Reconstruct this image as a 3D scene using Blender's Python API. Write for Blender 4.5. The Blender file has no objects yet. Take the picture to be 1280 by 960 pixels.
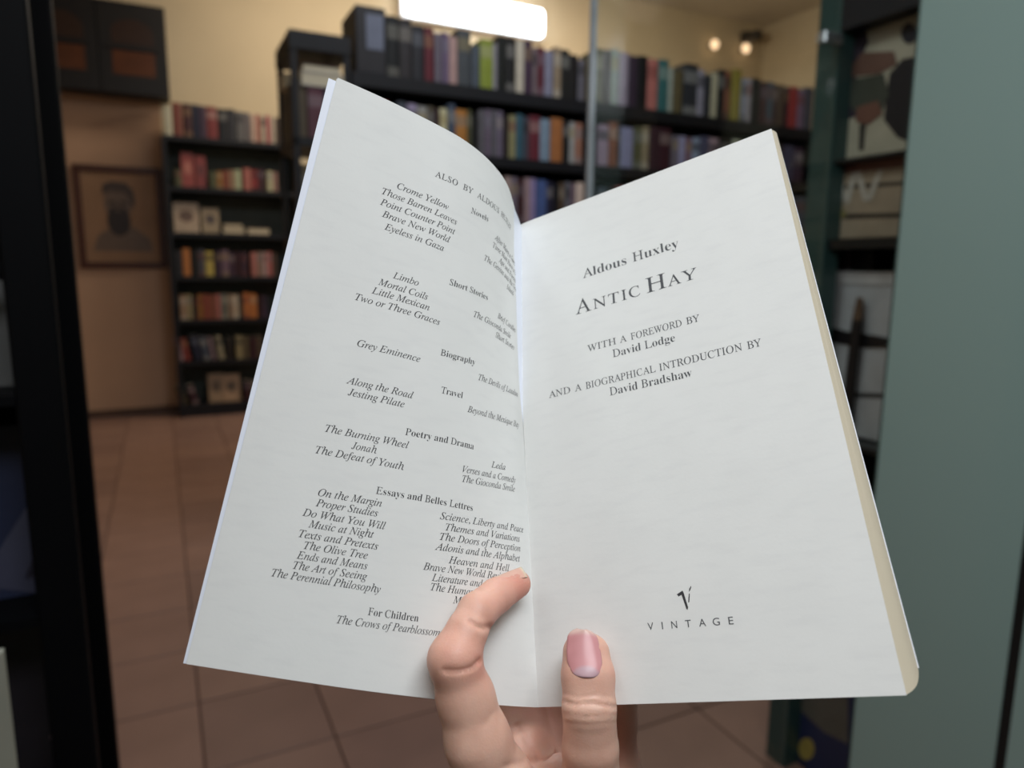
import bpy, bmesh, math, random
from math import sin, cos, radians, pi
from mathutils import Vector, Matrix
import numpy as np
random.seed(7)
SC = bpy.context.scene
COL = bpy.context.collection

# ------------------------------------------------------------------ camera
F = 890.0                                   # focal length in pixels of a 1280 px wide frame
PITCH, ROLL, EYE = radians(9.25), radians(0.5), 1.3
_up = Vector((0, sin(PITCH), cos(PITCH))); _rt = Vector((1, 0, 0))
FWD = Vector((0, cos(PITCH), -sin(PITCH)))
RT = _rt * cos(ROLL) + _up * sin(ROLL)
UP = _up * cos(ROLL) - _rt * sin(ROLL)
CAM0 = Vector((0, 0, EYE))
cd = bpy.data.cameras.new('camera'); cam = bpy.data.objects.new('camera', cd); COL.objects.link(cam)
M = Matrix((RT, UP, -FWD)).transposed().to_4x4(); M.translation = CAM0
cam.matrix_world = M
cd.sensor_width = 36; cd.lens = F / 1280 * 36; cd.clip_start = 0.02; cd.clip_end = 60
cd.dof.use_dof = True; cd.dof.focus_distance = 0.243; cd.dof.aperture_fstop = 9.0
SC.camera = cam

# ------------------------------------------------------------------ light, world, exposure
ANG = radians(26.2)                         # the shop's walls stand at this angle
DA = Vector((cos(ANG), sin(ANG), 0)); NB = Vector((-sin(ANG), cos(ANG), 0))
def W(a, b, z=0.0): return DA * a + NB * b + Vector((0, 0, z))
w = bpy.data.worlds.new('world'); SC.world = w; w.use_nodes = True
w.node_tree.nodes['Background'].inputs[0].default_value = (0.9, 0.93, 1, 1)
w.node_tree.nodes['Background'].inputs[1].default_value = 0.2
def area(name, a, b, z, sx, sy, power, col, rot=(0, 0, 0), target=None):
    l = bpy.data.lights.new(name, 'AREA'); l.shape = 'RECTANGLE'; l.size = sx; l.size_y = sy
    l.energy = power; l.color = col
    o = bpy.data.objects.new(name, l); COL.objects.link(o); o.location = W(a, b, z)
    o.rotation_euler = (rot[0], rot[1], ANG + rot[2])
    if target is not None:
        o.rotation_euler = (Vector(target) - o.location).to_track_quat('-Z', 'Y').to_euler()
    return o
area('page_light_near', 0.12, -0.30, 2.13, 0.8, 0.35, 10.8, (0.95, 0.975, 1.0), target=(0, 0.25, 1.25))  # unseen lamp over the book, set low so the pages darken downwards
area('fill_light_left', -1.6, 0.0, 3.4, 2.0, 1.2, 8, (0.93, 0.98, 1.0), target=(1.2, .4, 1.3))  # unseen fill added to brighten the frosted panel and cabinet
area('ceiling_light_far', 2.2, 5.7, 4.1, 3.0, 0.5, 62, (1.0, 0.86, 0.68))
pl = bpy.data.lights.new('ceiling_fill_far', 'POINT'); pl.energy = 58; pl.color = (1.0, .87, .70); pl.shadow_soft_size = .2  # added point light to lift the far ceiling; no pendant hangs here
po = bpy.data.objects.new('ceiling_fill_far', pl); COL.objects.link(po); po.location = W(3.6, 5.0, 3.45)
area('fill_light_door', -0.35, 1.05, 3.1, 0.9, 0.5, 11, (0.90, 0.99, 1.0), target=W(1.25, .35, 2.0))  # added fill aimed at the frosted panel's upper part, no fixture seen
area('ceiling_light_aisle', 1.6, 1.7, 4.1, 1.4, 0.5, 55, (0.9, 0.94, 1.0))
SC.view_settings.view_transform = 'Standard'; SC.view_settings.look = 'None'
SC.view_settings.gamma = 1; SC.view_settings.use_curve_mapping = False
SC.view_settings.exposure = 0.0

# ------------------------------------------------------------------ materials
def lin(c):
    c = c / 255.0
    return c / 12.92 if c <= .04045 else ((c + .055) / 1.055) ** 2.4
_mats = {}
def mat(name, rgb, rough=.6, var=.12, scale=8, bump=0, metal=0, spec=.5, emit=0, stretch=None, sss=0):
    if name in _mats: return _mats[name]
    m = bpy.data.materials.new(name); m.use_nodes = True; nt = m.node_tree; N = nt.nodes; Lk = nt.links
    p = N['Principled BSDF']; c = tuple(lin(v) for v in rgb)
    p.inputs['Roughness'].default_value = rough; p.inputs['Metallic'].default_value = metal
    p.inputs['Specular IOR Level'].default_value = spec
    tc = N.new('ShaderNodeTexCoord'); mp = N.new('ShaderNodeMapping'); nz = N.new('ShaderNodeTexNoise')
    if stretch: mp.inputs['Scale'].default_value = stretch
    nz.inputs['Scale'].default_value = scale; nz.inputs['Detail'].default_value = 4
    Lk.new(tc.outputs['Object'], mp.inputs[0]); Lk.new(mp.outputs[0], nz.inputs['Vector'])
    r = N.new('ShaderNodeValToRGB')
    r.color_ramp.elements[0].position = .3; r.color_ramp.elements[1].position = .7
    r.color_ramp.elements[0].color = (*[v * (1 - var) for v in c], 1)
    r.color_ramp.elements[1].color = (*[min(1, v * (1 + var)) for v in c], 1)
    Lk.new(nz.outputs[0], r.inputs[0]); Lk.new(r.outputs[0], p.inputs['Base Color'])
    if bump:
        b = N.new('ShaderNodeBump'); b.inputs['Strength'].default_value = bump; b.inputs['Distance'].default_value = .002
        Lk.new(nz.outputs[0], b.inputs['Height']); Lk.new(b.outputs[0], p.inputs['Normal'])
    if emit:
        p.inputs['Emission Color'].default_value = (*c, 1); p.inputs['Emission Strength'].default_value = emit
    if sss:
        p.inputs['Subsurface Weight'].default_value = sss
        p.inputs['Subsurface Radius'].default_value = (1, .35, .2); p.inputs['Subsurface Scale'].default_value = .003
    _mats[name] = m; return m
def clear_glass(name, tint, refl=.06):
    m = bpy.data.materials.new(name); m.use_nodes = True; nt = m.node_tree; N = nt.nodes; N.clear()
    o = N.new('ShaderNodeOutputMaterial'); t = N.new('ShaderNodeBsdfTransparent'); g = N.new('ShaderNodeBsdfGlossy')
    t.inputs[0].default_value = (*tint, 1); g.inputs['Roughness'].default_value = .04
    mx = N.new('ShaderNodeMixShader'); mx.inputs[0].default_value = refl
    nt.links.new(t.outputs[0], mx.inputs[1]); nt.links.new(g.outputs[0], mx.inputs[2]); nt.links.new(mx.outputs[0], o.inputs[0])
    return m

# ------------------------------------------------------------------ object helpers
def tag(o, label=None, cat=None, group=None, kind=None):
    if label: o['label'] = label
    if cat: o['category'] = cat
    if group: o['group'] = group
    if kind: o['kind'] = kind
    return o
def link(name, me, parent=None, loc=None, rot=None):
    o = bpy.data.objects.new(name, me); COL.objects.link(o)
    if parent: o.parent = parent
    if loc is not None: o.location = loc
    if rot is not None: o.rotation_euler = rot
    return o
_org = {}
def root(name, a, b, z, label=None, cat=None, group=None, kind=None):
    """an Empty at (a, b, z) of the shop's own axes"""
    o = link(name, None, None, W(a, b, z), (0, 0, ANG)); o.empty_display_size = .1
    _org[o.name] = (a, b, z)
    return tag(o, label, cat, group, kind)
def box_mesh(name, dx, dy, dz, bevel=0, z0=0.0):
    bm = bmesh.new(); bmesh.ops.create_cube(bm, size=1)
    for v in bm.verts: v.co = Vector((v.co.x * dx, v.co.y * dy, (v.co.z + .5) * dz + z0))
    if bevel: bmesh.ops.bevel(bm, geom=bm.edges[:], offset=bevel, segments=1, affect='EDGES')
    me = bpy.data.meshes.new(name); bm.to_mesh(me); bm.free(); return me
def box(name, a0, a1, b0, b1, z0, z1, m, parent=None, bevel=0, **kw):
    """box between two corners in the shop's axes, child of `parent` or top-level"""
    me = box_mesh(name, a1 - a0, b1 - b0, z1 - z0, bevel); me.materials.append(m)
    ca, cb = (a0 + a1) / 2, (b0 + b1) / 2
    if parent:
        A, B, Z = _org[parent.name]; o = link(name, me, parent, (ca - A, cb - B, z0 - Z))
    else: o = link(name, me, None, W(ca, cb, z0), (0, 0, ANG))
    _org[o.name] = (ca, cb, z0)
    return tag(o, **kw) if kw else o
def poly_plate(name, pts, th, m, parent, loc, rot=(0, 0, 0)):
    """flat outline (x, z) with real thickness, facing -y of its parent"""
    bm = bmesh.new(); f = bm.faces.new([bm.verts.new((x, 0, z)) for x, z in pts])
    r = bmesh.ops.extrude_face_region(bm, geom=[f])
    bmesh.ops.translate(bm, vec=(0, th, 0), verts=[v for v in r['geom'] if isinstance(v, bmesh.types.BMVert)])
    bmesh.ops.recalc_face_normals(bm, faces=bm.faces)
    me = bpy.data.meshes.new(name); bm.to_mesh(me); bm.free(); me.materials.append(m)
    o = link(name, me, parent, loc, rot)
    if parent and parent.name in _org: A, B, Z = _org[parent.name]; _org[o.name] = (A + loc[0], B + loc[1], Z + loc[2])
    return o
def ell(cx, cz, rx, rz, n=24, ph=0): return [(cx + rx * cos(2 * pi * k / n + ph), cz + rz * sin(2 * pi * k / n + ph)) for k in range(n)]
def _ray(px, py): return FWD + RT * ((px - 640) / F) - UP * ((py - 480) / F)
def on_b(px, py, b):                        # where a sight line meets the vertical plane b
    d = _ray(px, py); P = CAM0 + d * (b / d.dot(NB)); return P.dot(DA), P.z
def on_a(px, py, a):
    d = _ray(px, py); P = CAM0 + d * (a / d.dot(DA)); return P.dot(NB), P.z
def on_floor(px, py):
    d = _ray(px, py); P = CAM0 + d * (-EYE / d.z); return P.dot(DA), P.dot(NB)
def to_px(P):
    v = P - CAM0; d = v.dot(FWD)
    return (640 + F * v.dot(RT) / d, 480 - F * v.dot(UP) / d, d)

black = mat('black_shelf_paint', (10, 12, 19), .5, .15)
# ------------------------------------------------------------------ the room
BW, AR, ALF, BB, ZC = 6.91, 6.76, -3.2, -2.6, 4.2
wallm = mat('cream_wall_paint', (206, 191, 162), .85, .04, 2, bump=.1)
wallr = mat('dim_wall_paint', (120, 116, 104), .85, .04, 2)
box('wall_far', ALF - .1, AR + .1, BW, BW + .1, 0, ZC, wallm, kind='structure')
box('wall_right', AR, AR + .1, BB, BW, 0, ZC, wallm, kind='structure')
box('wall_left', ALF - .1, ALF, BB, BW, 0, ZC, wallm, kind='structure')
box('wall_near', ALF - .1, AR + .1, BB - .1, BB, 0, ZC, wallr, kind='structure')
box('ceiling', ALF - .1, AR + .1, BB - .1, BW + .1, ZC, ZC + .1, mat('ceiling_paint', (196, 188, 172), .9, .03), kind='structure')
box('wall_shade_panel', -1.2, .1, BW - .004, BW, 0.0, 2.66, mat('brown_shade_paint', (186, 152, 126), .85, .04, 2), kind='structure')  # added thin sheet; its brown includes the shade below the cabinet
box('baseboard_far', ALF, .086, BW - .015, BW, .002, .07, mat('brown_skirting', (84, 62, 50), .6), kind='structure')
# floor of terracotta tiles
T = .335
a0, b0 = on_floor(246, 850); b1 = on_floor(225, 816)[1]
fl = root('floor', 0, 0, -.02, kind='structure')
tm = [mat('terracotta_tile', (134, 104, 91), .38, .08, 5), mat('terracotta_tile_dark', (128, 99, 87), .42, .08, 5), mat('terracotta_tile_light', (140, 109, 95), .35, .08, 6)]
gm = mat('floor_grout', (92, 66, 56), .9, .1)
box('grout_bed', ALF, AR, BB, BW, -.03, -.004, gm, fl)
tmesh = [box_mesh('tile', T - .006, T - .006, .014, .0015) for _ in tm]
for me, m in zip(tmesh, tm): me.materials.append(m)
rest = bmesh.new(); nt_ = 0
i0 = math.floor((ALF - a0) / T); i1 = math.ceil((AR - a0) / T); j0 = math.floor((BB - b1) / T); j1 = math.ceil((BW - b1) / T)
for i in range(i0, i1):
    for j in range(j0, j1):
        a, b = a0 + (i + .5) * T, b1 + (j + .5) * T
        ha = min(a + T / 2, AR) - max(a - T / 2, ALF); hb = min(b + T / 2, BW) - max(b - T / 2, BB)
        if ha < T - .01 or hb < T - .01:
            if ha < .03 or hb < .03: continue
        x, y, d = to_px(W(a, b))
        seen = d > .3 and -60 < y < 1030 and y > 500 and -60 < x < 1340 and (x < 420 or y > 800) and ha > T - .01 and hb > T - .01
        if seen and nt_ < 300:
            o = link('tile', tmesh[(i * 7 + j * 13 + i * j) % 3], fl, (a, b, random.uniform(.002, .003) - .014 + .02)); nt_ += 1
        else:
            ca = (max(a - T / 2, ALF) + min(a + T / 2, AR)) / 2; cb = (max(b - T / 2, BB) + min(b + T / 2, BW)) / 2
            r = bmesh.ops.create_cube(rest, size=1)
            for v in r['verts']: v.co = Vector((ca + v.co.x * (ha - .006), cb + v.co.y * (hb - .006), .013 + v.co.z * .014 - .0005))
me = bpy.data.meshes.new('tile_field'); rest.to_mesh(me); rest.free(); me.materials.append(tm[0])
tag(link('tile_field', me, fl), kind='stuff')

# ------------------------------------------------------------------ books
def book_mesh(th, dp, h, cover, band, flat=False):
    """spine towards -y: rounded spine, boards, recessed pages; band = coloured title patch on the spine"""
    bm = bmesh.new(); n = 5; prof = []
    for k in range(n + 1):
        t = -pi / 2 + pi * k / n; prof.append((th / 2 * sin(t), -.0022 * cos(t) * 2))
    zs = [0, h * .16, h * .62, h * .86, h] if band else [0, h]
    ring = []
    for z in zs:
        r = [bm.verts.new((x, y, z)) for x, y in prof] + [bm.verts.new((th / 2, dp, z)), bm.verts.new((th / 2 - .002, dp, z)), bm.verts.new((th / 2 - .002, .004, z)), bm.verts.new((-th / 2 + .002, .004, z)), bm.verts.new((-th / 2 + .002, dp, z)), bm.verts.new((-th / 2, dp, z))]
        ring.append(r)
    m_ = len(ring[0])
    for k in range(len(zs) - 1):
        for q in range(m_):
            f = bm.faces.new((ring[k][q], ring[k][(q + 1) % m_], ring[k + 1][(q + 1) % m_], ring[k + 1][q]))
            if band and k in (2,) and q < n: f.material_index = 2
            elif band and k == 0 and q < n and band == 2: f.material_index = 2
    for r, s in ((ring[0], -1), (ring[-1], 1)):
        A = r[:n + 1]
        try:
            bm.faces.new(A + [r[n + 3], r[n + 4]] if True else A)
            bm.faces.new([r[n], r[n + 1], r[n + 2], r[n + 3]]); bm.faces.new([r[0], r[n + 4], r[n + 5], r[n + 6]])
        except Exception: pass
    # pages
    x0, x1, y0, y1, z0, z1 = -th / 2 + .002, th / 2 - .002, .004, dp - .004, .003, h - .004
    v = [bm.verts.new(p) for p in ((x0, y0, z0), (x1, y0, z0), (x1, y1, z0), (x0, y1, z0), (x0, y0, z1), (x1, y0, z1), (x1, y1, z1), (x0, y1, z1))]
    for q in ((3, 2, 1, 0), (4, 5, 6, 7), (2, 3, 7, 6)):
        f = bm.faces.new([v[i] for i in q]); f.material_index = 1
    bmesh.ops.recalc_face_normals(bm, faces=bm.faces)
    me = bpy.data.meshes.new('book'); bm.to_mesh(me); bm.free()
    return me
pagem = mat('book_page_edges', (205, 195, 170), .9, .06, 60)
_ci = {}
def cmat(rgb, rough=.45):
    k = tuple(rgb)
    if k not in _ci:
        g_ = sum(rgb) / 3; rgb = tuple((c * .66 + g_ * .34) * .92 for c in rgb)
        _ci[k] = mat('cover_%d_%d_%d' % k, rgb, rough, .10, 20)
    return _ci[k]
NAMES = [('black', (22, 22, 26)), ('charcoal', (50, 50, 55)), ('grey', (110, 110, 115)), ('pale grey', (165, 165, 170)), ('white', (225, 225, 220)),
         ('cream', (215, 200, 165)), ('tan', (170, 140, 100)), ('brown', (100, 70, 50)), ('dark brown', (60, 42, 34)), ('orange', (215, 120, 35)), ('rust', (165, 75, 45)),
         ('red', (185, 45, 45)), ('crimson', (130, 30, 50)), ('maroon', (75, 28, 38)), ('salmon', (205, 110, 95)), ('pink', (200, 150, 155)), ('plum', (75, 45, 75)), ('mauve', (130, 105, 125)),
         ('lilac', (160, 155, 190)), ('blue', (60, 85, 165)), ('navy', (30, 36, 65)), ('pale blue', (135, 155, 190)), ('slate', (75, 85, 105)), ('teal', (50, 115, 120)),
         ('yellow', (205, 190, 60)), ('lime', (165, 165, 30)), ('olive', (105, 98, 60))]
CN = dict(NAMES)
used_labels = set()
def row(spec, b, z, zmax, where, group, dp=.15, lean=None, where_short=None, lo=.78):
    """spec: list of (px0, px1, colour name, height fraction); px measured along the shelf front at b"""
    made = []
    names = [s[2] for s in spec]
    for k, s in enumerate(spec):
        x0, x1, cn, hf = s[:4]; ln = s[4] if len(s) > 4 else 0
        y = 480 - F * 0 
        yy = to_px(W(on_b(x0, 100, b)[0], b, z + .1))[1]
        A0, A1 = on_b(x0, yy, b)[0], on_b(x1, yy, b)[0]
        th = A1 - A0 - .0015; h = (zmax - z) * hf
        rgb = tuple(min(255, max(0, int(c * random.uniform(.9, 1.1) + random.uniform(-4, 4)))) for c in CN[cn])
        band = random.choice([0, 0, 1, 1, 2])
        if band:
            bc = random.choice([(200, 190, 165), (35, 35, 40), (150, 60, 50), (190, 160, 80), (140, 145, 160)])
            if sum(abs(i - j) for i, j in zip(bc, rgb)) < 90: bc = (210, 205, 190)
            mix = .45; bc = tuple(int(i * mix + j * (1 - mix)) for i, j in zip(bc, rgb))
        me = book_mesh(th, dp * random.uniform(.85, 1), h, None, band)
        me.materials.append(cmat(rgb)); me.materials.append(pagem)
        if band: me.materials.append(cmat(bc))
        o = link('book', me, None, W((A0 + A1) / 2, b + .008 + random.uniform(0, .008), z + .0005), (0, 0, ANG))
        if ln:
            o.rotation_euler = (Matrix.Rotation(ANG, 3, 'Z') @ Matrix.Rotation(radians(ln), 3, 'Y')).to_euler()
            o.location.z += abs(sin(radians(ln))) * th / 2
        L_ = names[k - 1] if k else None; R_ = names[k + 1] if k + 1 < len(names) else None
        tall = ''
        if L_ and R_: lab = f'{cn} book between {L_} and {R_} ones, {where}'
        elif R_: lab = f'{cn} book at left end of {where}'
        else: lab = f'{cn} book at right end of {where}'
        if lab in used_labels:
            lab = f'{cn} book, number {ordn(k + 1)} from left, {where}'
        used_labels.add(lab)
        made.append(tag(o, lab, 'book', group))
    return made
def ordn(n):
    W_ = ['first', 'second', 'third', 'fourth', 'fifth', 'sixth', 'seventh', 'eighth', 'ninth', 'tenth', 'eleventh', 'twelfth', 'thirteenth', 'fourteenth', 'fifteenth', 'sixteenth', 'seventeenth', 'eighteenth', 'nineteenth', 'twentieth']
    return W_[n - 1] if n <= 20 else 'twenty-' + W_[n - 21]

# --- the long black bookcase behind the open book: two bays
BC = 3.15
SH = [2.115, 1.815, 1.515, 1.2, .88, .55, .2]
def bay(a0, a1, label):
    r = root('bookcase', (a0 + a1) / 2, BC + .15, 0, label, 'bookcase', None)
    for s in (a0, a1 - .03): box('side_panel', s, s + .03, BC, BC + .3, 0, SH[0] - .055, black, r)
    for k, z in enumerate(SH):
        t = .055 if k == 0 else .045
        box('shelf', a0 if k == 0 else a0 + .03, a1 if k == 0 else a1 - .03, BC, BC + .29, z - t, z, black, r)
    box('back_panel', a0 + .03, a1 - .03, BC + .285, BC + .3, 0, SH[0] - .055, black, r)
    return r
AM = on_b(739, 150, BC)[0]; AL = on_b(441, 120, BC)[0]
bay(AL, AM, 'black wooden bookcase bay directly behind the open book, left of glass edge')
bay(AM, 3.62, 'black wooden bookcase bay seen through the clear glass door')
# box file at the left end of the top
A0 = on_b(446, 60, BC)[0]; A1 = on_b(484, 60, BC)[0]; zt = on_b(460, 6, BC)[1]
bf = root('box_file', (A0 + A1) / 2, BC + .02, SH[0], 'tall dark box file with pale label at left end of bookcase top', 'box file')
box('file_body', A0, A1, BC + .012, BC + .26, SH[0] + .001, zt, cmat((48, 46, 52)), bf, .004)
box('spine_label', A0 + .045, A1 - .012, BC + .0105, BC + .012, SH[0] + .1, zt - .03, cmat((120, 130, 160)), bf)
zt1, zt2, zt3 = SH[0] + .285, SH[1] + .232, SH[2] + .232
top_l = [(485, 500, 'black', .93), (501, 516, 'charcoal', .92), (517, 531, 'charcoal', .85), (531.5, 543, 'crimson', .84), (544, 553, 'mauve', .78), (553.5, 562, 'mauve', .80), (562.5, 573, 'pink', .76),
         (573.5, 590, 'slate', .90), (591, 600.5, 'slate', .68), (601, 617, 'lime', .80), (617.5, 623, 'pale grey', .76), (623.5, 634, 'black', .90), (634.5, 645.5, 'black', .90), (646, 656, 'cream', .88),
         (656.5, 666.5, 'plum', .90), (667, 673, 'mauve', .80), (673.5, 682, 'crimson', .82), (682.5, 693, 'pale blue', .78), (693.5, 702.5, 'tan', .86), (703.5, 713, 'black', .84), (713.5, 724, 'black', .78), (724.5, 733, 'grey', .72)]
row(top_l, BC, SH[0] + .0005, zt1 - .02, 'top row of left black bay', 'books along the top of the left bay', .17)
top_r = [(746, 755, 'olive', .86), (755.5, 765, 'dark brown', .86), (765.5, 775, 'pale grey', .90), (775.5, 786, 'pale grey', .86), (787, 798, 'plum', .84), (798.5, 810, 'black', .86), (811, 824, 'salmon', .84),
         (824.5, 837, 'teal', .86), (837.5, 843, 'pale grey', .74), (843.5, 855, 'olive', .72), (855.5, 873, 'charcoal', .86), (873.5, 882, 'pale grey', .80), (882.5, 890, 'charcoal', .72), (890.5, 899, 'cream', .78), (899.5, 907, 'black', .86),
         (907.5, 915, 'rust', .86), (915.5, 927, 'lime', .90), (928, 934, 'pale blue', .76), (934.5, 941, 'pale grey', .78), (941.5, 952, 'black', .80), (952.5, 960, 'maroon', .76), (960.5, 968, 'slate', .78), (968.5, 974, 'maroon', .76), (974.5, 981, 'brown', .76),
         (981.5, 987, 'maroon', .74), (987.5, 998, 'red', .76), (998.5, 1007, 'mauve', .72), (1007.5, 1018, 'slate', .8)]
row(top_r, BC, SH[0] + .0005, zt1 + .01, 'top row behind glass door', 'books along the top of the right bay', .17)
mid_l = [(459, 469, 'pale grey', .80), (470, 487, 'red', .84), (488, 497, 'navy', .80), (497.5, 509, 'slate', .86), (510, 522, 'lilac', .84), (522.5, 535, 'pale grey', .82), (535.5, 544, 'olive', .84), (544.5, 550, 'maroon', .80), (550.5, 560, 'cream', .82),
         (560.5, 570, 'slate', .92), (570.5, 585, 'orange', .84), (585.5, 590, 'olive', .86), (590.5, 599, 'black', .74), (600, 607, 'grey', .88), (607.5, 615, 'mauve', .90), (615.5, 622, 'grey', .90), (622.5, 630, 'mauve', .90), (631, 637, 'dark brown', .84), (637.5, 646, 'tan', .84),
         (646.5, 655, 'teal', .88), (655.5, 662, 'slate', .84), (662.5, 676, 'crimson', .88), (676.5, 689, 'pale blue', .84), (689.5, 704, 'orange', .88), (704.5, 713, 'black', .86), (713.5, 720, 'pale grey', .84), (720.5, 730, 'salmon', .84)]
row(mid_l, BC, SH[1] + .0005, zt2, 'second row of left black bay', 'books on the second shelf of the left bay', .17)
mid_r = [(749, 762, 'lilac', .86), (762.5, 773, 'rust', .94), (773.5, 777, 'black', .8), (777.5, 793, 'pale blue', .86), (793.5, 803, 'olive', .90), (803.5, 812, 'tan', .92), (813, 826, 'maroon', .94), (826.5, 840, 'maroon', .94), (842, 850, 'mauve', .8), (850.5, 858, 'lilac', .8), (858.5, 866, 'mauve', .78),
         (866.5, 876, 'lilac', .8), (877, 888, 'slate', .86), (888.5, 900, 'pink', .84), (901, 916, 'black', .86), (917, 926, 'cream', .86), (926.5, 936, 'olive', .86), (937, 950, 'maroon', .86), (951, 966, 'charcoal', .88), (967, 980, 'dark brown', .86), (981, 994, 'slate', .86), (995, 1006, 'plum', .84)]
row(mid_r, BC, SH[1] + .0005, zt2, 'second row behind glass door', 'books on the second shelf of the right bay', .17)
low_l = [(606, 618, 'navy', .85), (618.5, 631, 'brown', .85), (631.5, 640, 'pink', .92), (640.5, 648, 'mauve', .92), (648.5, 656, 'maroon', .90), (656.5, 664, 'pink', .92), (664.5, 671, 'lilac', .92), (671.5, 684, 'blue', .90), (684.5, 693, 'navy', .88), (694, 700, 'black', .86), (700.5, 707, 'brown', .88),
         (707.5, 714, 'grey', .90), (714.5, 720, 'mauve', .88), (720.5, 732, 'cream', .90)]
rng = random.Random(11); PAL = ['black', 'charcoal', 'grey', 'cream', 'tan', 'brown', 'maroon', 'crimson', 'navy', 'slate', 'mauve', 'rust', 'olive', 'teal', 'pale grey', 'pale blue']
def filler(x0, x1):
    out = []
    while x0 < x1 - 7:
        wd = rng.uniform(8, 15); out.append((x0, min(x0 + wd, x1), rng.choice(PAL), rng.uniform(.78, .93))); x0 += wd + .6
    return out
low_l = filler(456, 605) + low_l
row(low_l, BC, SH[2] + .0005, zt3, 'third row of left black bay', 'books on the third shelf of the left bay', .17)
low_r = [(749, 760, 'slate', .84), (760.5, 771, 'charcoal', .84), (771.5, 783, 'salmon', .88), (783.5, 795, 'red', .88), (795.5, 806, 'grey', .84), (806.5, 818, 'navy', .86)]
low_r = low_r + filler(819, 1010)
row(low_r, BC, SH[2] + .0005, zt3, 'third row behind glass door', 'books on the third shelf of the right bay', .17)

row(filler(458, 600), BC, SH[3] + .0005, SH[2] - .05, 'fourth row of left black bay', 'books on the fourth shelf of the left bay', .17)
row(filler(752, 960), BC, SH[3] + .0005, SH[2] - .05, 'fourth row behind glass door', 'books on the fourth shelf of the right bay', .17)

# --- small open rack joined to the bookcase's left end
RA0, RA1, RB0, RB1, RZ = .536, AL - .004, 3.15, 3.52, 2.245
rk = root('open_rack', (RA0 + RA1) / 2, 3.33, 0, 'narrow black open rack of stacked books left of the long bookcase', 'rack')
for a in (RA0, RA1 - .03):
    for b in (RB0, RB1 - .025): box('post', a, a + .025, b, b + .025, 0, RZ - .07, black, rk)
box('top_board', RA0 - .004, RA1, RB0 - .004, RB1, RZ - .07, RZ, black, rk)
rsh = [1.83, 1.42, 1.0, .6, .15]
for z in rsh: box('shelf', RA0, RA1, RB0, RB1, z - .035, z, black, rk)
def lying(name, a0, a1, b0, b1, z0, z1, rgb, label):
    r = root(name, (a0 + a1) / 2, (b0 + b1) / 2, z0, label, 'book')
    box('cover', a0, a1, b0, b1, z0, z0 + .003, cmat(rgb), r); box('page_block', a0 + .003, a1 - .003, b0 + .003, b1 - .003, z0 + .003, z1 - .003, pagem, r)
    box('cover', a0, a1, b0, b1, z1 - .003, z1, cmat(rgb), r)
    return r
def standing(a0, a1, b0, z0, h, dp, rgb, label, rz=0, band=1):
    me = book_mesh(a1 - a0, dp, h, None, band); me.materials.append(cmat(rgb)); me.materials.append(pagem)
    if band: me.materials.append(cmat(tuple(int(c * .6 + 70) for c in rgb)))
    return tag(link('book', me, None, W((a0 + a1) / 2, b0, z0 + .0005), (0, 0, ANG + rz)), label, 'book')
standing(.600, .664, 3.16, rsh[0], .20, .2, (110, 48, 66), 'thick wine-red book standing in the narrow open rack')
standing(.667, .700, 3.16, rsh[0], .195, .2, (34, 40, 86), 'navy blue book beside the wine-red one in the rack')
standing(.703, .745, 3.16, rsh[0], .20, .2, (60, 60, 66), 'grey book right of the navy one in the rack')
for k, (bb, c, n) in enumerate(((3.20, (96, 78, 52), 'front'), (3.30, (84, 66, 46), 'middle'), (3.41, (108, 92, 64), 'rear'))):
    me = book_mesh(.07, .05, .235 - .01 * k, None, 1); me.materials.append(cmat(c)); me.materials.append(pagem); me.materials.append(cmat(tuple(int(v * .8) for v in c)))
    tag(link('book', me, None, W(.545, bb, rsh[0] + .001), (0, 0, ANG - pi / 2)), f'old brown book facing the left side of the rack, {n} one', 'book')
lying('book', .575, .757, 3.153, 3.36, rsh[0] + .2065, rsh[0] + .262, (200, 198, 196), 'thick whitish book lying flat on top of the rack row')
lying('book', .585, .745, 3.165, 3.35, rsh[0] + .263, rsh[0] + .295, (86, 36, 40), 'dark red book lying on the whitish one under rack top')
lying('book', .54, .573, 3.38, 3.50, rsh[0] + .24, rsh[0] + .30, (190, 165, 130), 'small cream book at the rear left of the rack')
for k, (x0, x1, c, h, n) in enumerate(((.565, .60, (110, 88, 50), .30, 'mustard brown'), (.602, .65, (62, 44, 38), .29, 'chocolate brown'), (.652, .70, (46, 40, 42), .30, 'black brown'))):
    standing(x0, x1, 3.16, rsh[1], h, .2, c, f'tall {n} book on the lower shelf of the narrow rack')

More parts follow.
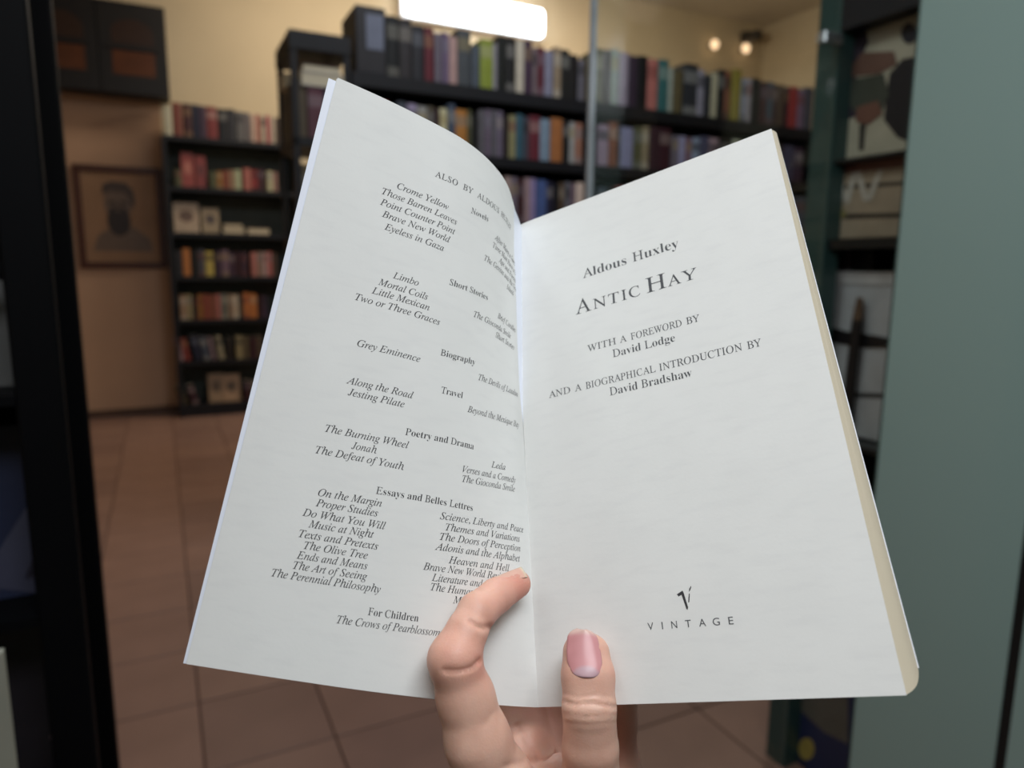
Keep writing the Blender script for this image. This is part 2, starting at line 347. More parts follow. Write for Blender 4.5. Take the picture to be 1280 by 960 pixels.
# --- black bookcase against the far wall
FB = 6.63
FZ = [2.34, 1.94, 1.57, 1.21, .845, .49, .11]
fr = root('bookcase', .62, FB + .13, 0, 'tall narrow black bookcase against the far wall beside the portrait', 'bookcase')
FA0, FA1 = .088, 1.16
for s in (FA0, FA1 - .03): box('side_panel', s, s + .035, FB, FB + .26, 0, FZ[0] - .04, black, fr)
for k, z in enumerate(FZ): box('shelf', FA0 + (.035 if k else 0), FA1 - (.03 if k else 0), FB, FB + .25, z - .04, z, black, fr)
box('back_panel', FA0 + .035, FA1 - .03, FB + .245, FB + .26, 0, FZ[0] - .04, mat('grey_green_backing', (62, 68, 62), .7), fr)
box('plinth', FA0 + .035, FA1 - .03, FB + .01, FB + .03, .0, .07, black, fr)
where = 'far-wall bookcase'
r0 = [(205, 215, 'cream', .84), (216, 228, 'rust', .96), (229, 240, 'maroon', .96), (241, 249, 'navy', .96), (249.5, 258, 'plum', .94), (258.5, 272, 'red', .94), (273, 284, 'black', .90), (284.5, 295, 'charcoal', .92), (296, 305, 'mauve', .88), (305.5, 313, 'mauve', .86), (314, 320, 'cream', .82), (320.5, 326, 'salmon', .84), (326.5, 332, 'cream', .82), (332.5, 338, 'salmon', .84), (338.5, 344, 'cream', .80), (344.5, 352, 'brown', .8)]
row(r0, FB, FZ[0], FZ[0] + .27, 'top of far-wall bookcase', 'books on top of the far bookcase', .14)
def faceout(px0, px1, yb, yt, rgb, z, label, art=None, lean=8, cat='book'):
    A0, A1 = on_b(px0, yb, FB)[0], on_b(px1, yb, FB)[0]; h = abs(on_b(px0, yt, FB)[1] - on_b(px0, yb, FB)[1])
    r = root('book', (A0 + A1) / 2, FB + .04, z, label, cat)
    o = box('cover', A0, A1, FB + .04, FB + .043, z, z + h, cmat(rgb), r)
    o2 = box('page_block', A0 + .002, A1 - .002, FB + .043, FB + .058, z + .002, z + h - .002, pagem, r)
    if art: poly_plate('cover_art', ell(0, h * .55, (A1 - A0) * .3, h * .2), .0008, cmat(art), r, (0, -.0008, 0))
    r.rotation_euler = (Matrix.Rotation(ANG, 3, 'Z') @ Matrix.Rotation(radians(-lean), 3, 'X')).to_euler()
    r.location.z += .002
    return r
faceout(228, 244, 228, 184, (190, 60, 50), FZ[1], 'bright red book facing out on second shelf of far bookcase', (215, 110, 90), 5)
faceout(246, 259, 229, 188, (178, 50, 44), FZ[1], 'red book facing out right of the bright red one', (120, 40, 40), 5)
row([(218, 227, 'olive', .5)], FB, FZ[1], FZ[1] + .27, 'shelf beside the face-out red books', 'books on the second shelf of the far bookcase', .12)
row([(262, 270, 'olive', .5), (271, 278, 'orange', .52), (278.5, 285, 'rust', .55), (285.5, 293, 'tan', .58), (293.5, 301, 'cream', .6), (304, 314, 'salmon', .66), (314.5, 322, 'red', .62), (322.5, 331, 'maroon', .66), (334, 341, 'cream', .62), (341.5, 347, 'tan', .6)], FB, FZ[1], FZ[1] + .27, 'second row of far-wall bookcase', 'books on the second shelf of the far bookcase', .12)
faceout(218, 250, 285, 247, (200, 168, 132), FZ[2], 'large cream book facing out on third shelf of far bookcase', (120, 84, 62))
faceout(253, 275, 283, 251, (176, 148, 104), FZ[2], 'tan book facing out beside the large cream one', (90, 70, 60))
for k, (x0, x1, zz0, zz1, rgb, lab) in enumerate(((279, 306, 0, .045, (166, 126, 84), 'lower tan book lying on third shelf of far bookcase'), (280, 304, .046, .08, (178, 140, 98), 'upper tan book lying on third shelf of far bookcase'), (310, 337, 0, .05, (196, 160, 140), 'pinkish book lying right of the tan pair'))):
    A0, A1 = on_b(x0, 285, FB)[0], on_b(x1, 285, FB)[0]
    lying('book', A0, A1, FB + .01, FB + .15, FZ[2] + .001 + zz0, FZ[2] + .001 + zz1, rgb, lab)
row([(219, 228, 'charcoal', .78), (228.5, 238, 'orange', .84), (238.5, 247, 'black', .8), (248, 256, 'slate', .82), (256.5, 267, 'yellow', .76), (269, 277, 'plum', .78), (277.5, 286, 'mauve', .82), (286.5, 293, 'plum', .74), (293.5, 301, 'maroon', .76), (302, 309, 'plum', .76), (314, 321, 'salmon', .76), (321.5, 328, 'tan', .78), (328.5, 334, 'pink', .76), (334.5, 340, 'salmon', .78), (340.5, 346, 'brown', .74)],
    FB, FZ[3], FZ[3] + .27, 'fourth row of far-wall bookcase', 'books on the fourth shelf of the far bookcase', .13)
row([(225, 233, 'tan', .76), (233.5, 240, 'tan', .78), (241, 247, 'dark brown', .7), (247.5, 254, 'orange', .78), (254.5, 262, 'rust', .78), (262.5, 270, 'rust', .76), (270.5, 276, 'salmon', .78), (276.5, 284, 'grey', .80), (285, 291, 'tan', .78), (291.5, 298, 'cream', .76), (299, 304, 'brown', .76), (304.5, 312, 'orange', .82), (312.5, 321, 'orange', .78), (322, 328, 'maroon', .72), (328.5, 334, 'plum', .7)],
    FB, FZ[4], FZ[4] + .27, 'fifth row of far-wall bookcase', 'books on the fifth shelf of the far bookcase', .13)
row([(221, 229, 'pink', .74, -7), (231, 238, 'red', .72, -10), (243, 252, 'navy', .8, -9), (254, 262, 'slate', .76, -9), (264, 270, 'mauve', .74, -9), (273, 281, 'tan', .76, -8), (284, 290, 'dark brown', .7), (295, 303, 'tan', .74), (304, 311, 'olive', .72), (313, 320, 'maroon', .70), (321, 328, 'brown', .72)],
    FB, FZ[5], FZ[5] + .27, 'sixth row of far-wall bookcase', 'books on the sixth shelf of the far bookcase', .13)
row([(225, 234, 'brown', .64, -14), (240, 248, 'maroon', .62, -14), (306, 313, 'maroon', .66), (314, 321, 'brown', .62)], FB, FZ[6], FZ[6] + .27, 'bottom row of far-wall bookcase', 'books on the bottom shelf of the far bookcase', .13)
for px0, px1, yt, rgb, lab in ((262, 282, 464, (168, 126, 82), 'tan book facing out on bottom shelf of far bookcase'), (280, 302, 466, (190, 140, 92), 'lighter tan book facing out on bottom shelf of far bookcase')):
    faceout(px0, px1, 500, yt, rgb, FZ[6], lab, (110, 80, 50), 10)

# --- framed portrait, hanging dark cabinet, tube light, reflected lamp glows
PB = BW - .005
pa0, pa1, pz0, pz1 = -.573, .075, 1.27, 2.10
pf = root('framed_portrait', (pa0 + pa1) / 2, PB, pz0, 'dark wooden framed sketch of a bearded man on far wall', 'picture')
fwood = mat('dark_red_wood', (72, 38, 26), .4, .25, 12, stretch=(1, 1, 6))
for (x0, x1, z0, z1) in ((pa0, pa1, pz0, pz0 + .05), (pa0, pa1, pz1 - .05, pz1), (pa0, pa0 + .05, pz0 + .05, pz1 - .05), (pa1 - .05, pa1, pz0 + .05, pz1 - .05)):
    box('frame_bar', x0, x1, PB - .03, PB, z0, z1, fwood, pf, .004)
pic = box('picture_sheet', pa0 + .05, pa1 - .05, PB - .012, PB - .004, pz0 + .05, pz1 - .05, mat('aged_paper', (150, 118, 92), .8, .1, 5), pf)
cx = (pa0 + pa1) / 2
def art(pts, rgb, k): return poly_plate('sketch_shape', [(x, z) for x, z in pts], .0006, cmat(rgb), pf, (0, -.0126 - .0007 * k, 0))
art([(-.22, .14), (.22, .14), (.2, .25), (.09, .34), (-.07, .34), (-.18, .27)], (128, 98, 76), 0)
art(ell(-.02, .53, .10, .145), (128, 98, 76), 1)
art(ell(-.02, .39, .085, .125, ph=.3), (58, 42, 36), 2)
art([(-.13, .60), (-.12, .68), (-.05, .71), (.05, .70), (.10, .64), (.11, .55), (.09, .48), (.07, .58), (.03, .62), (-.06, .63)], (84, 62, 50), 2)
art([(-.085, .545), (-.035, .55), (-.035, .53), (-.085, .52)], (62, 46, 38), 3)
art([(.0, .55), (.05, .545), (.05, .52), (.0, .53)], (62, 46, 38), 3)
art([(-.035, .53), (-.01, .53), (.005, .46), (-.045, .46)], (104, 78, 60), 3)

dk = mat('near_black_wood', (14, 11, 11), .5, .2, 8)
CB = 6.70
cb = root('wall_cabinet', -.30, CB + .1, 2.64, 'dark wooden cabinet with arched brown panes high on far wall', 'cabinet')
box('cabinet_body', -.80, .173, CB + .02, BW - .002, 2.64, 3.33, dk, cb)
pane = mat('brown_pane', (88, 52, 32), .25, .15, 6)
for d0, d1 in ((-.795, -.315), (-.305, .168)):
    wd = d1 - d0
    dr = box('door', d0, d1, CB, CB + .02, 2.645, 3.325, dk, cb)
    poly_plate('lower_pane', [(-.15, .14), (.15, .14), (.15, .32), (-.15, .32)], .004, pane, dr, (0, -.0125, 0))
    poly_plate('arched_pane', [(-.15, .37)] + [(.15, .37)] + [(.15 * cos(t), .45 + .11 * sin(t)) for t in [pi * k / 12 for k in range(13)]], .004, mat('dim_brown_pane', (52, 36, 28), .3), dr, (0, -.0125, 0))
    box('rail', d0 + .05, d1 - .05, CB - .014, CB, 2.645 + .33, 2.645 + .36, dk, dr)
la0, la1 = on_b(507, 10, 6.75)[0], on_b(681, 30, 6.75)[0]
lz = on_b(681, 46, 6.75)[1]
tl = root('tube_light', (la0 + la1) / 2, 6.8, lz, 'glaring white tube light on far wall above the bookcase', 'lamp')
box('housing', la0 - .02, la1 + .02, 6.82, BW - .002, lz - .01, lz + .27, mat('white_metal', (230, 230, 230), .4, .02), tl, .005)
emi = mat('lit_diffuser', (236, 244, 255), .5, .01, emit=9)
box('diffuser', la0, la1, 6.74, 6.82, lz, lz + .26, emi, tl, .03)
reflm = mat('warm_reflection_glow', (255, 214, 170), .4, .01, emit=1.6)  # glowing globes stand in for lamp reflections in the glass door
for (x, y, lab) in ((895, 55, 'round warm glow of a reflected lamp left of the corner bracket'), (934, 60, 'round warm glow of a reflected lamp nearest the far room corner')):
    a, z = on_b(x, y, 6.8)
    r = root('lamp_reflection', a, 6.85, z, lab, 'lamp', None)
    bm = bmesh.new(); bmesh.ops.create_uvsphere(bm, u_segments=16, v_segments=10, radius=.055)
    for v in bm.verts: v.co.y *= .7
    me = bpy.data.meshes.new('globe'); bm.to_mesh(me); bm.free(); me.materials.append(reflm); link('globe', me, r, (0, -.03, 0))
    box('wall_plate', a - .03, a + .03, 6.865, BW - .002, z - .03, z + .03, cmat((150, 140, 120)), r)
a, z = on_b(943, 45, 6.7)
r = root('corner_camera', a, 6.8, z, 'small dark wall camera high near the far room corner', 'camera')
box('camera_body', a - .06, a + .06, 6.62, 6.8, z - .05, z + .05, cmat((66, 58, 50)), r, .015)
box('bracket', a - .02, a + .02, 6.8, BW - .002, z - .02, z + .09, cmat((66, 58, 50)), r)

# ------------------------------------------------------------------ glass door and display cabinet on the right
teal = mat('dark_teal_frame', (54, 82, 80), .3, .1, 4)
GB = 1.2
ga0 = on_b(737, 200, GB)[0]
CA = 1.4
pb1, _ = on_a(1019, 100, CA); pb0, _ = on_a(1046, 100, CA)
dr = root('door_1', ga0, GB, 0, kind='structure')
box('glass_pane', ga0 + .006, CA - .012, GB - .004, GB + .004, .02, 2.9, clear_glass('clear_door_glass', (.92, .94, .93)), dr)
box('glass_edge', ga0 - .004, ga0 + .006, GB - .005, GB + .005, .02, 2.9, mat('bright_glass_edge', (190, 197, 206), .15, .1, 20, metal=.3), dr)
hz = on_a(1030, 58, CA)[1]
box('hinge_plate', CA - .06, CA - .004, GB - .012, GB + .012, hz - .012, hz + .012, mat('brushed_steel', (190, 200, 205), .25, .05, metal=.8), dr, .002)
dc = root('display_cabinet', 1.6, .75, 0, 'dark teal glass display cabinet right of the open book', 'cabinet')
box('post', CA, CA + .05, pb0, pb1, 0, 2.9, teal, dc)
box('post', CA, CA + .05, .1, .15, 0, 2.9, teal, dc)
box('back_panel', CA + .33, CA + .35, .1, pb1, 0, 2.9, mat('cabinet_backing', (44, 48, 46), .6), dc)
box('end_panel', CA + .05, CA + .33, pb1 - .012, pb1, 0, 2.9, mat('cabinet_backing', (44, 48, 46), .6), dc)
box('top_rail', CA, CA + .05, .15, pb0, on_a(1100, 22, CA)[1], 2.9, black, dc)
z1 = on_a(1090, 192, CA)[1]; z2 = on_a(1090, 297, CA)[1]; z3 = on_a(1075, 560, CA)[1]; z4 = on_a(1000, 1010, CA)[1]
for z, t in ((z1, .008), (z2, .022), (z3, .012), (z4, .02)): box('shelf', CA + .012, CA + .33, .15, pb0, z - t, z, mat('shelf_edge_dark', (22, 26, 28), .35), dc)
XA = CA + .05
def cab_box(name, b0, b1, z0, z1, rgb, label, cat, depth=.06, da=0):
    r = root(name, XA + da + depth / 2, (b0 + b1) / 2, z0, label, cat)
    box('carton', XA + da, XA + da + depth, b0, b1, z0 + .001, z1, cmat(rgb), r, .002)
    return r
def decal(r, pts, rgb, k=0, name='printed_shape'):
    """flat print on the face that looks towards -a; pts in (b, z) relative to the root"""
    A, B, Z = _org[r.name]; x = r['face'] - A - .0006 * (k + 1)
    bm = bmesh.new(); f = bm.faces.new([bm.verts.new((x, p[0], p[1])) for p in pts])
    rr = bmesh.ops.extrude_face_region(bm, geom=[f])
    bmesh.ops.translate(bm, vec=(.0005, 0, 0), verts=[v for v in rr['geom'] if isinstance(v, bmesh.types.BMVert)])
    bmesh.ops.recalc_face_normals(bm, faces=bm.faces)
    me = bpy.data.meshes.new(name); bm.to_mesh(me); bm.free(); me.materials.append(cmat(rgb)); return link(name, me, r)
def cpx(r, pts):                            # picture positions on that face
    A, B, Z = _org[r.name]; out = []
    for x, y in pts: b, z = on_a(x, y, r['face']); out.append((b - B, z - Z))
    return out
bx = on_a(1033, 100, XA)[0]
b = cab_box('boxed_book', .78, bx, z1 + .001, on_a(1033, 36, XA)[1], (196, 190, 156), 'large olive-cream illustrated book upright on cabinet top shelf', 'book'); b['face'] = XA
decal(b, cpx(b, [(1040, 62), (1062, 44), (1082, 36), (1086, 52), (1080, 66), (1068, 80), (1074, 120), (1070, 146), (1040, 154)]), (58, 42, 60), 1)
decal(b, cpx(b, [(1112, 92), (1128, 74), (1148, 70), (1180, 60), (1180, 180), (1150, 182), (1122, 172), (1105, 150), (1108, 120)]), (30, 28, 36))
decal(b, cpx(b, [(1064, 84), (1078, 66), (1118, 64), (1122, 80), (1100, 92), (1066, 96)]), (130, 84, 64), 2)
decal(b, cpx(b, [(1062, 100), (1105, 92), (1112, 118), (1102, 140), (1072, 144), (1062, 130)]), (72, 80, 64), 2)
decal(b, cpx(b, [(1072, 134), (1098, 126), (1104, 142), (1086, 156), (1070, 152)]), (140, 84, 62), 3)
decal(b, cpx(b, [(1075, 155), (1083, 155), (1080, 188), (1074, 188)]), (60, 58, 50), 2)
decal(b, cpx(b, [(1137 + 10 * cos(t), 42 + 13 * sin(t)) for t in [2 * pi * k / 16 for k in range(16)]]), (32, 32, 48), 2)
b = cab_box('boxed_set', .78, bx, z2 + .001, on_a(1033, 203, XA)[1], (182, 160, 124), 'tan boxed set with reddish top band on cabinet second shelf', 'box'); b['face'] = XA
decal(b, cpx(b, [(1033, 203), (1200, 180), (1200, 200), (1033, 220)]), (140, 80, 62))
decal(b, cpx(b, [(1033, 233), (1200, 222), (1200, 226), (1033, 238)]), (76, 66, 52), 1)
decal(b, cpx(b, [(1033, 268), (1200, 264), (1200, 270), (1033, 274)]), (76, 66, 52), 1)
for p in ([(1044, 218), (1052, 216), (1060, 252), (1056, 254)], [(1066, 216), (1072, 215), (1062, 254), (1056, 254)], [(1070, 216), (1076, 214), (1086, 250), (1080, 252)], [(1098, 214), (1104, 212), (1090, 250), (1082, 252)]):
    decal(b, cpx(b, p), (205, 200, 180), 2, 'printed_stroke')
decal(b, cpx(b, [(1051 + 8 * cos(t), 267 + 6 * sin(t)) for t in [2 * pi * k / 12 for k in range(12)]]), (158, 146, 70), 2)
# third compartment
zm = on_a(1070, 340, XA)[1]
pr = root('grey_carton', XA + .12, .98, z3, 'large grey carton with a dark strap in the cabinet', 'box')
box('carton', XA + .03, XA + .27, .80, bx, z3 + .001, zm, cmat((200, 208, 210)), pr, .004); pr['face'] = XA + .03
box('lid', XA + .026, XA + .272, .796, bx + .002, zm - .03, zm + .001, cmat((214, 218, 216)), pr, .002)
decal(pr, cpx(pr, [(1030, 406), (1060, 414), (1100, 420), (1118, 424), (1108, 434), (1080, 434), (1036, 426)]), (30, 28, 32), 8, 'strap')
decal(pr, cpx(pr, [(1030, 490), (1120, 492), (1120, 498), (1030, 496)]), (70, 72, 74), 1, 'seam')
st = root('paint_brush', XA + .01, .99, z3, 'brown-handled brush standing in front of the grey carton', 'brush')
p0 = on_a(1060, 505, XA + .01); p1 = on_a(1072, 400, XA + .01); p2 = on_a(1075, 372, XA + .01)
def stick(name, P, Q, r0, r1, m, parent):
    d = Vector(Q) - Vector(P); bm = bmesh.new(); bmesh.ops.create_cone(bm, segments=12, radius1=r0, radius2=r1, depth=d.length, cap_ends=True)
    me = bpy.data.meshes.new(name); bm.to_mesh(me); bm.free(); me.materials.append(m)
    A, B, Z = _org[parent.name]; mid = (Vector(P) + Vector(Q)) / 2 - Vector((A, B, Z))
    return link(name, me, parent, mid, d.to_track_quat('Z', 'Y').to_euler())
q0 = (XA + .01, p0[0], z3 + .001)
stick('ferrule', q0, (XA + .01, p0[0], p0[1]), .012, .013, cmat((30, 26, 28)), st)
stick('handle', (XA + .01, p0[0], p0[1]), (XA + .01, p1[0], p1[1]), .013, .012, cmat((44, 34, 32)), st)
stick('handle_tip', (XA + .01, p1[0], p1[1]), (XA + .01, p2[0], p2[1]), .012, .007, cmat((120, 84, 50)), st)
for k, (x0, x1, yt, rgb, n) in enumerate(((1028, 1040, 306, (90, 84, 92), 'grey mauve'), (1041, 1049, 312, (44, 34, 46), 'dark plum'), (1050, 1062, 308, (70, 54, 70), 'muted purple'), (1063, 1090, 314, (26, 26, 32), 'black'))):
    bb1, _ = on_a(x0, 325, XA + .05); bb0, _ = on_a(x1, 325, XA + .05); zz = on_a(x0, yt, XA + .05)[1]
    r = root('small_book', XA + .1, (bb0 + bb1) / 2, zm + .001, f'{n} small book standing on the grey carton', 'book')
    box('cover', XA + .05, XA + .15, bb0, bb1, zm + .002, zz, cmat(rgb), r, .002)
# bottom compartment
zb0 = z4 + .001
b1_, _ = on_a(962, 920, XA); b0_, _ = on_a(1040, 920, XA)
b = cab_box('blue_book', b0_ - .05, b1_, z4, on_a(1000, 800, XA)[1], (34, 50, 112), 'dark blue book with yellow spot in cabinet bottom', 'book', .05); b['face'] = XA
decal(b, cpx(b, [(1008 + 10 * cos(t), 936 + 14 * sin(t)) for t in [2 * pi * k / 16 for k in range(16)]]), (205, 180, 60))
decal(b, cpx(b, [(985, 872), (1060, 855), (1060, 930), (1030, 915), (1008, 895)]), (110, 108, 96))
decal(b, cpx(b, [(960, 920), (985, 925), (1010, 960), (970, 970)]), (40, 48, 84))
# frosted panels
FAa = 1.1
def frosted():
    m = bpy.data.materials.new('frosted_green_glass'); m.use_nodes = True; nt = m.node_tree; N = nt.nodes; p = N['Principled BSDF']
    nz = N.new('ShaderNodeTexNoise'); tc = N.new('ShaderNodeTexCoord'); nz.inputs['Scale'].default_value = 1.2
    r = N.new('ShaderNodeValToRGB'); r.color_ramp.elements[0].color = (lin(136), lin(162), lin(158), 1); r.color_ramp.elements[1].color = (lin(150), lin(174), lin(170), 1)
    nt.links.new(tc.outputs['Object'], nz.inputs['Vector']); nt.links.new(nz.outputs[0], r.inputs[0]); nt.links.new(r.outputs[0], p.inputs['Base Color'])
    p.inputs['Roughness'].default_value = .22; p.inputs['Coat Weight'].default_value = .3; p.inputs['Coat Roughness'].default_value = .05
    return m
fm = frosted()
fe, _ = on_a(1107, 480, FAa); jb, _ = on_a(1262, 830, FAa)
g = root('frosted_glass_panel', FAa, (fe + jb) / 2, 0, 'wide grey-green frosted glass panel right of the display cabinet', 'glass panel', None)
box('panel', FAa, FAa + .012, jb + .004, fe, .02, 2.9, fm, g)
box('panel_edge', FAa - .001, FAa + .013, fe, fe + .003, .02, 2.9, mat('dark_glass_edge', (58, 74, 70), .3), g)
g2 = root('frosted_glass_panel', FAa, jb - .5, 0, 'second grey-green frosted panel beyond the dark seam at right edge', 'glass panel', None)
box('panel', FAa, FAa + .012, jb - 1.1, jb - .012, .02, 2.9, fm, g2)
box('seam_strip', FAa + .002, FAa + .012, jb - .012, jb + .004, .02, 2.9, mat('black_seam', (12, 16, 18), .5), g2)
trk = box('trim_1', FAa - .02, FAa + .03, jb - 1.1, fe + .003, 0, .019, mat('floor_track', (70, 74, 74), .4, metal=.5), kind='structure')

# ------------------------------------------------------------------ black display rack at the left edge
LB = .95
lr = root('magazine_rack', -.3, 1.05, 0, 'black metal magazine rack at the left edge of the picture', 'rack')
bl = mat('black_powder_coat', (5, 6, 9), .6, .1, 6, spec=.1)
box('post', -.152, -.106, LB - .012, LB + .012, 0, 2.5, bl, lr, .003)
box('post', -.75, -.71, LB - .012, LB + .012, 0, 2.5, bl, lr, .003)
box('post', -.152, -.112, LB + .30, LB + .325, 0, 2.5, bl, lr, .003)
box('post', -.75, -.71, LB + .30, LB + .325, 0, 2.5, bl, lr, .003)
rz = [on_b(30, y, LB)[1] for y in (333, 492, 770, 1010)]
box('cross_rail', -.71, -.152, LB - .006, LB + .006, rz[0] - .006, rz[0] + .006, bl, lr)
for k, z in enumerate([2.0] + rz[1:] + [.15]):
    box('shelf', -.71, -.152, LB - .01, LB + .31, z - .012, z, bl, lr)
box('side_sheet', -.151, -.148, LB + .012, LB + .30, .1, 2.45, bl, lr)
box('top_bar', -.71, -.152, LB - .012, LB + .325, 2.47, 2.5, bl, lr)
box('back_sheet', -.71, -.152, LB + .302, LB + .308, .1, 2.45, bl, lr)
def mag(px0, px1, yt, z, rgb, label, lean=12, cat='magazine', dy=.06, name='magazine', art=None):
    A1 = on_b(px1, 600, LB)[0]; A0 = on_b(px0, 600, LB)[0]; h = on_b(px1, yt, LB)[1] - z
    r = root(name, (A0 + A1) / 2, LB + dy, z + .001, label, cat)
    box('cover', A0, A1, LB + dy, LB + dy + .001, z + .001, z + h, cmat(rgb, .25), r)
    box('page_block', A0 + .001, A1 - .001, LB + dy + .001, LB + dy + .012, z + .002, z + h - .002, pagem, r)
    if art:
        for pts, c in art: poly_plate('cover_shape', pts, .0006, cmat(c), r, (0, -.0007, 0))
    r.rotation_euler = (Matrix.Rotation(ANG, 3, 'Z') @ Matrix.Rotation(radians(-lean), 3, 'X')).to_euler()
    return r
mag(-120, 24, 350, rz[1], (96, 98, 98), 'grey-white magazine standing on the upper rack shelf', 10)
mag(-130, 47, 545, rz[2], (30, 42, 84), 'dark blue glossy magazine on the middle rack shelf', 14, art=[([(-.02, .02), (.045, .0), (.06, .12), (.05, .13)], (52, 56, 92)), ([(.03, .02), (.05, .02), (.075, .13), (.07, .13)], (72, 60, 84))])
mag(-100, 40, 800, rz[3], (36, 30, 40), 'dark magazine with pink streaks on the lower rack shelf', 14, art=[([(.03, .04), (.036, .04), (.05, .13), (.044, .13)], (120, 88, 92)), ([(.05, .02), (.053, .02), (.062, .09), (.059, .09)], (130, 120, 130))])
tag(box('white_board', -.58, on_b(14, 900, .74)[0], .735, .745, .0, on_b(10, 812, .74)[1], mat('pale_board', (150, 152, 140), .6), None), 'pale grey board standing before the rack at lower left', 'board')

# ------------------------------------------------------------------ the open paperback
mm = .001
def cw(v):                                   # (right, down, forward of the eye at 1.3 m) -> world
    return CAM0 + RT * v[0] - UP * v[1] + FWD * v[2]
BO = np.array([8.25, 110.60, 243.56]); Bs = np.array([-.04003, -.91687, .39718]); BR = np.array([.86424, -.23128, -.44678]); Bn = np.array([.50149, .32537, .80165])
BL = 198.0; RW = 114.0
BOT = np.array([[8.25, 110.6, 243.56], [-0.64, 107.19, 237.06], [-10.52, 104.03, 231.92], [-20.65, 100.96, 227.23], [-31.25, 98.13, 223.56], [-42.17, 95.52, 220.74], [-53.33, 93.14, 218.84], [-64.67, 91.0, 217.81], [-76.03, 88.92, 216.99], [-87.42, 86.92, 216.42], [-98.83, 84.99, 216.11]])
TOP = np.array([[0.32, -70.93, 322.2], [1.79, -73.04, 315.23], [1.31, -75.43, 308.08], [0.19, -77.91, 300.91], [-1.15, -80.39, 293.79], [-3.32, -82.88, 286.92], [-6.51, -85.37, 280.45], [-10.48, -87.81, 274.39], [-15.25, -90.16, 268.92], [-20.72, -92.37, 264.09], [-26.82, -94.43, 259.97], [-33.1, -96.44, 256.05], [-39.46, -98.43, 252.25], [-45.94, -100.36, 248.63], [-52.55, -102.25, 245.22], [-59.24, -104.1, 241.94]])
def crom(Pn, t):                             # smooth curve through the points, t in 0..1 (linear beyond the ends)
    Q = np.vstack([2 * Pn[0] - Pn[1], Pn, 2 * Pn[-1] - Pn[-2]]); n = len(Pn) - 1
    t = np.atleast_1d(np.asarray(t, float)); tc_ = np.clip(t, 0, 1); i = np.minimum((tc_ * n).astype(int), n - 1); f = (tc_ * n - i)[:, None]
    p0, p1, p2, p3 = Q[i], Q[i + 1], Q[i + 2], Q[i + 3]
    r = .5 * ((2 * p1) + (p2 - p0) * f + (2 * p0 - 5 * p1 + 4 * p2 - p3) * f * f + (3 * p1 - p0 - 3 * p2 + p3) * f ** 3)
    over = (t - tc_)[:, None] * n
    return r + np.where(over > 0, over * (Pn[-1] - Pn[-2]), over * (Pn[1] - Pn[0]))
def SLp(u, v):                               # left page: u mm from its outer edge, v mm from its foot
    t = 1 - np.atleast_1d(u) / 115.0; k = np.atleast_1d(np.asarray(v, float))[:, None] / BL
    return crom(BOT, t) * (1 - k) + crom(TOP, t) * k
def SRp(u, v):                               # right page: u mm from the gutter
    u = np.atleast_1d(np.asarray(u, float)); v = np.atleast_1d(np.asarray(v, float))
    dip = .9 * np.maximum(0, 1 - u / 9.0) ** 2
    return BO + u[:, None] * BR + v[:, None] * Bs + dip[:, None] * Bn
def nrm(S, u, v, e=.5):
    u = np.atleast_1d(np.asarray(u, float)); v = np.atleast_1d(np.asarray(v, float))
    n = np.cross(S(u + e, v) - S(u - e, v), S(u, v + e) - S(u, v - e)); n /= np.linalg.norm(n, axis=1, keepdims=True)
    return np.where(n[:, 2:3] > 0, -n, n)    # towards the reader
ORG = cw(BO * mm)
bk = link('open_paperback_book', None, None, ORG); bk.empty_display_size = .05
tag(bk, 'open paperback book held up by one hand, showing its title page', 'book')
CM = np.array([RT, -UP, FWD])                # rows: right, down, forward
def wl(p): return (np.asarray(p) * mm) @ CM + (np.array(CAM0) - np.array(ORG))
def solid_sheet(name, P, Pb, nu, nv, m, parent):
    """front and back grids joined by a rim with its own sharp edges"""
    k = (nu + 1) * (nv + 1); st = nu + 1; Fc = []
    V = np.vstack([P, Pb, P, Pb])
    for j in range(nv):
        for i in range(nu):
            a = j * st + i; Fc.append((a, a + 1, a + st + 1, a + st)); Fc.append((k + a, k + a + st, k + a + st + 1, k + a + 1))
    ns = len(Fc); A, B = 2 * k, 3 * k
    for i in range(nu):
        Fc.append((A + i, B + i, B + i + 1, A + i + 1)); a = nv * st + i; Fc.append((A + a, A + a + 1, B + a + 1, B + a))
    for j in range(nv):
        a = j * st; Fc.append((A + a, A + a + st, B + a + st, B + a)); a = j * st + nu; Fc.append((A + a, B + a, B + a + st, A + a + st))
    me = bpy.data.meshes.new(name); me.from_pydata(V.tolist(), [], Fc); me.update()
    n0 = me.polygons[0].normal; v = Vector(P[0] + np.array(ORG) if parent is bk else P[0] + np.array(HORG)) - CAM0
    if n0.dot(v) > 0: me.flip_normals()
    for q, p in enumerate(me.polygons): p.use_smooth = q < ns
    uvl = me.uv_layers.new(name='uv'); vi = np.empty(len(me.loops), int); me.loops.foreach_get('vertex_index', vi); vi = vi % k
    uvl.data.foreach_set('uv', np.c_[(vi % st) / nu, (vi // st) / nv].ravel())
    me.materials.append(m); return link(name, me, parent)
def sheet(name, S, u0, u1, v0, v1, nu, nv, off, th, m, parent=bk, thick_dir=None):
    """a leaf with real thickness following surface S, `off` mm behind it"""
    uu, vv = np.meshgrid(np.linspace(u0, u1, nu + 1), np.linspace(v0, v1, nv + 1)); uu = uu.ravel(); vv = vv.ravel()
    n = nrm(S, np.minimum(uu, 114.4) if S is SLp else uu, vv); P = S(uu, vv)
    return solid_sheet(name, wl(P - n * off), wl(P - n * (off + th)), nu, nv, m, parent)
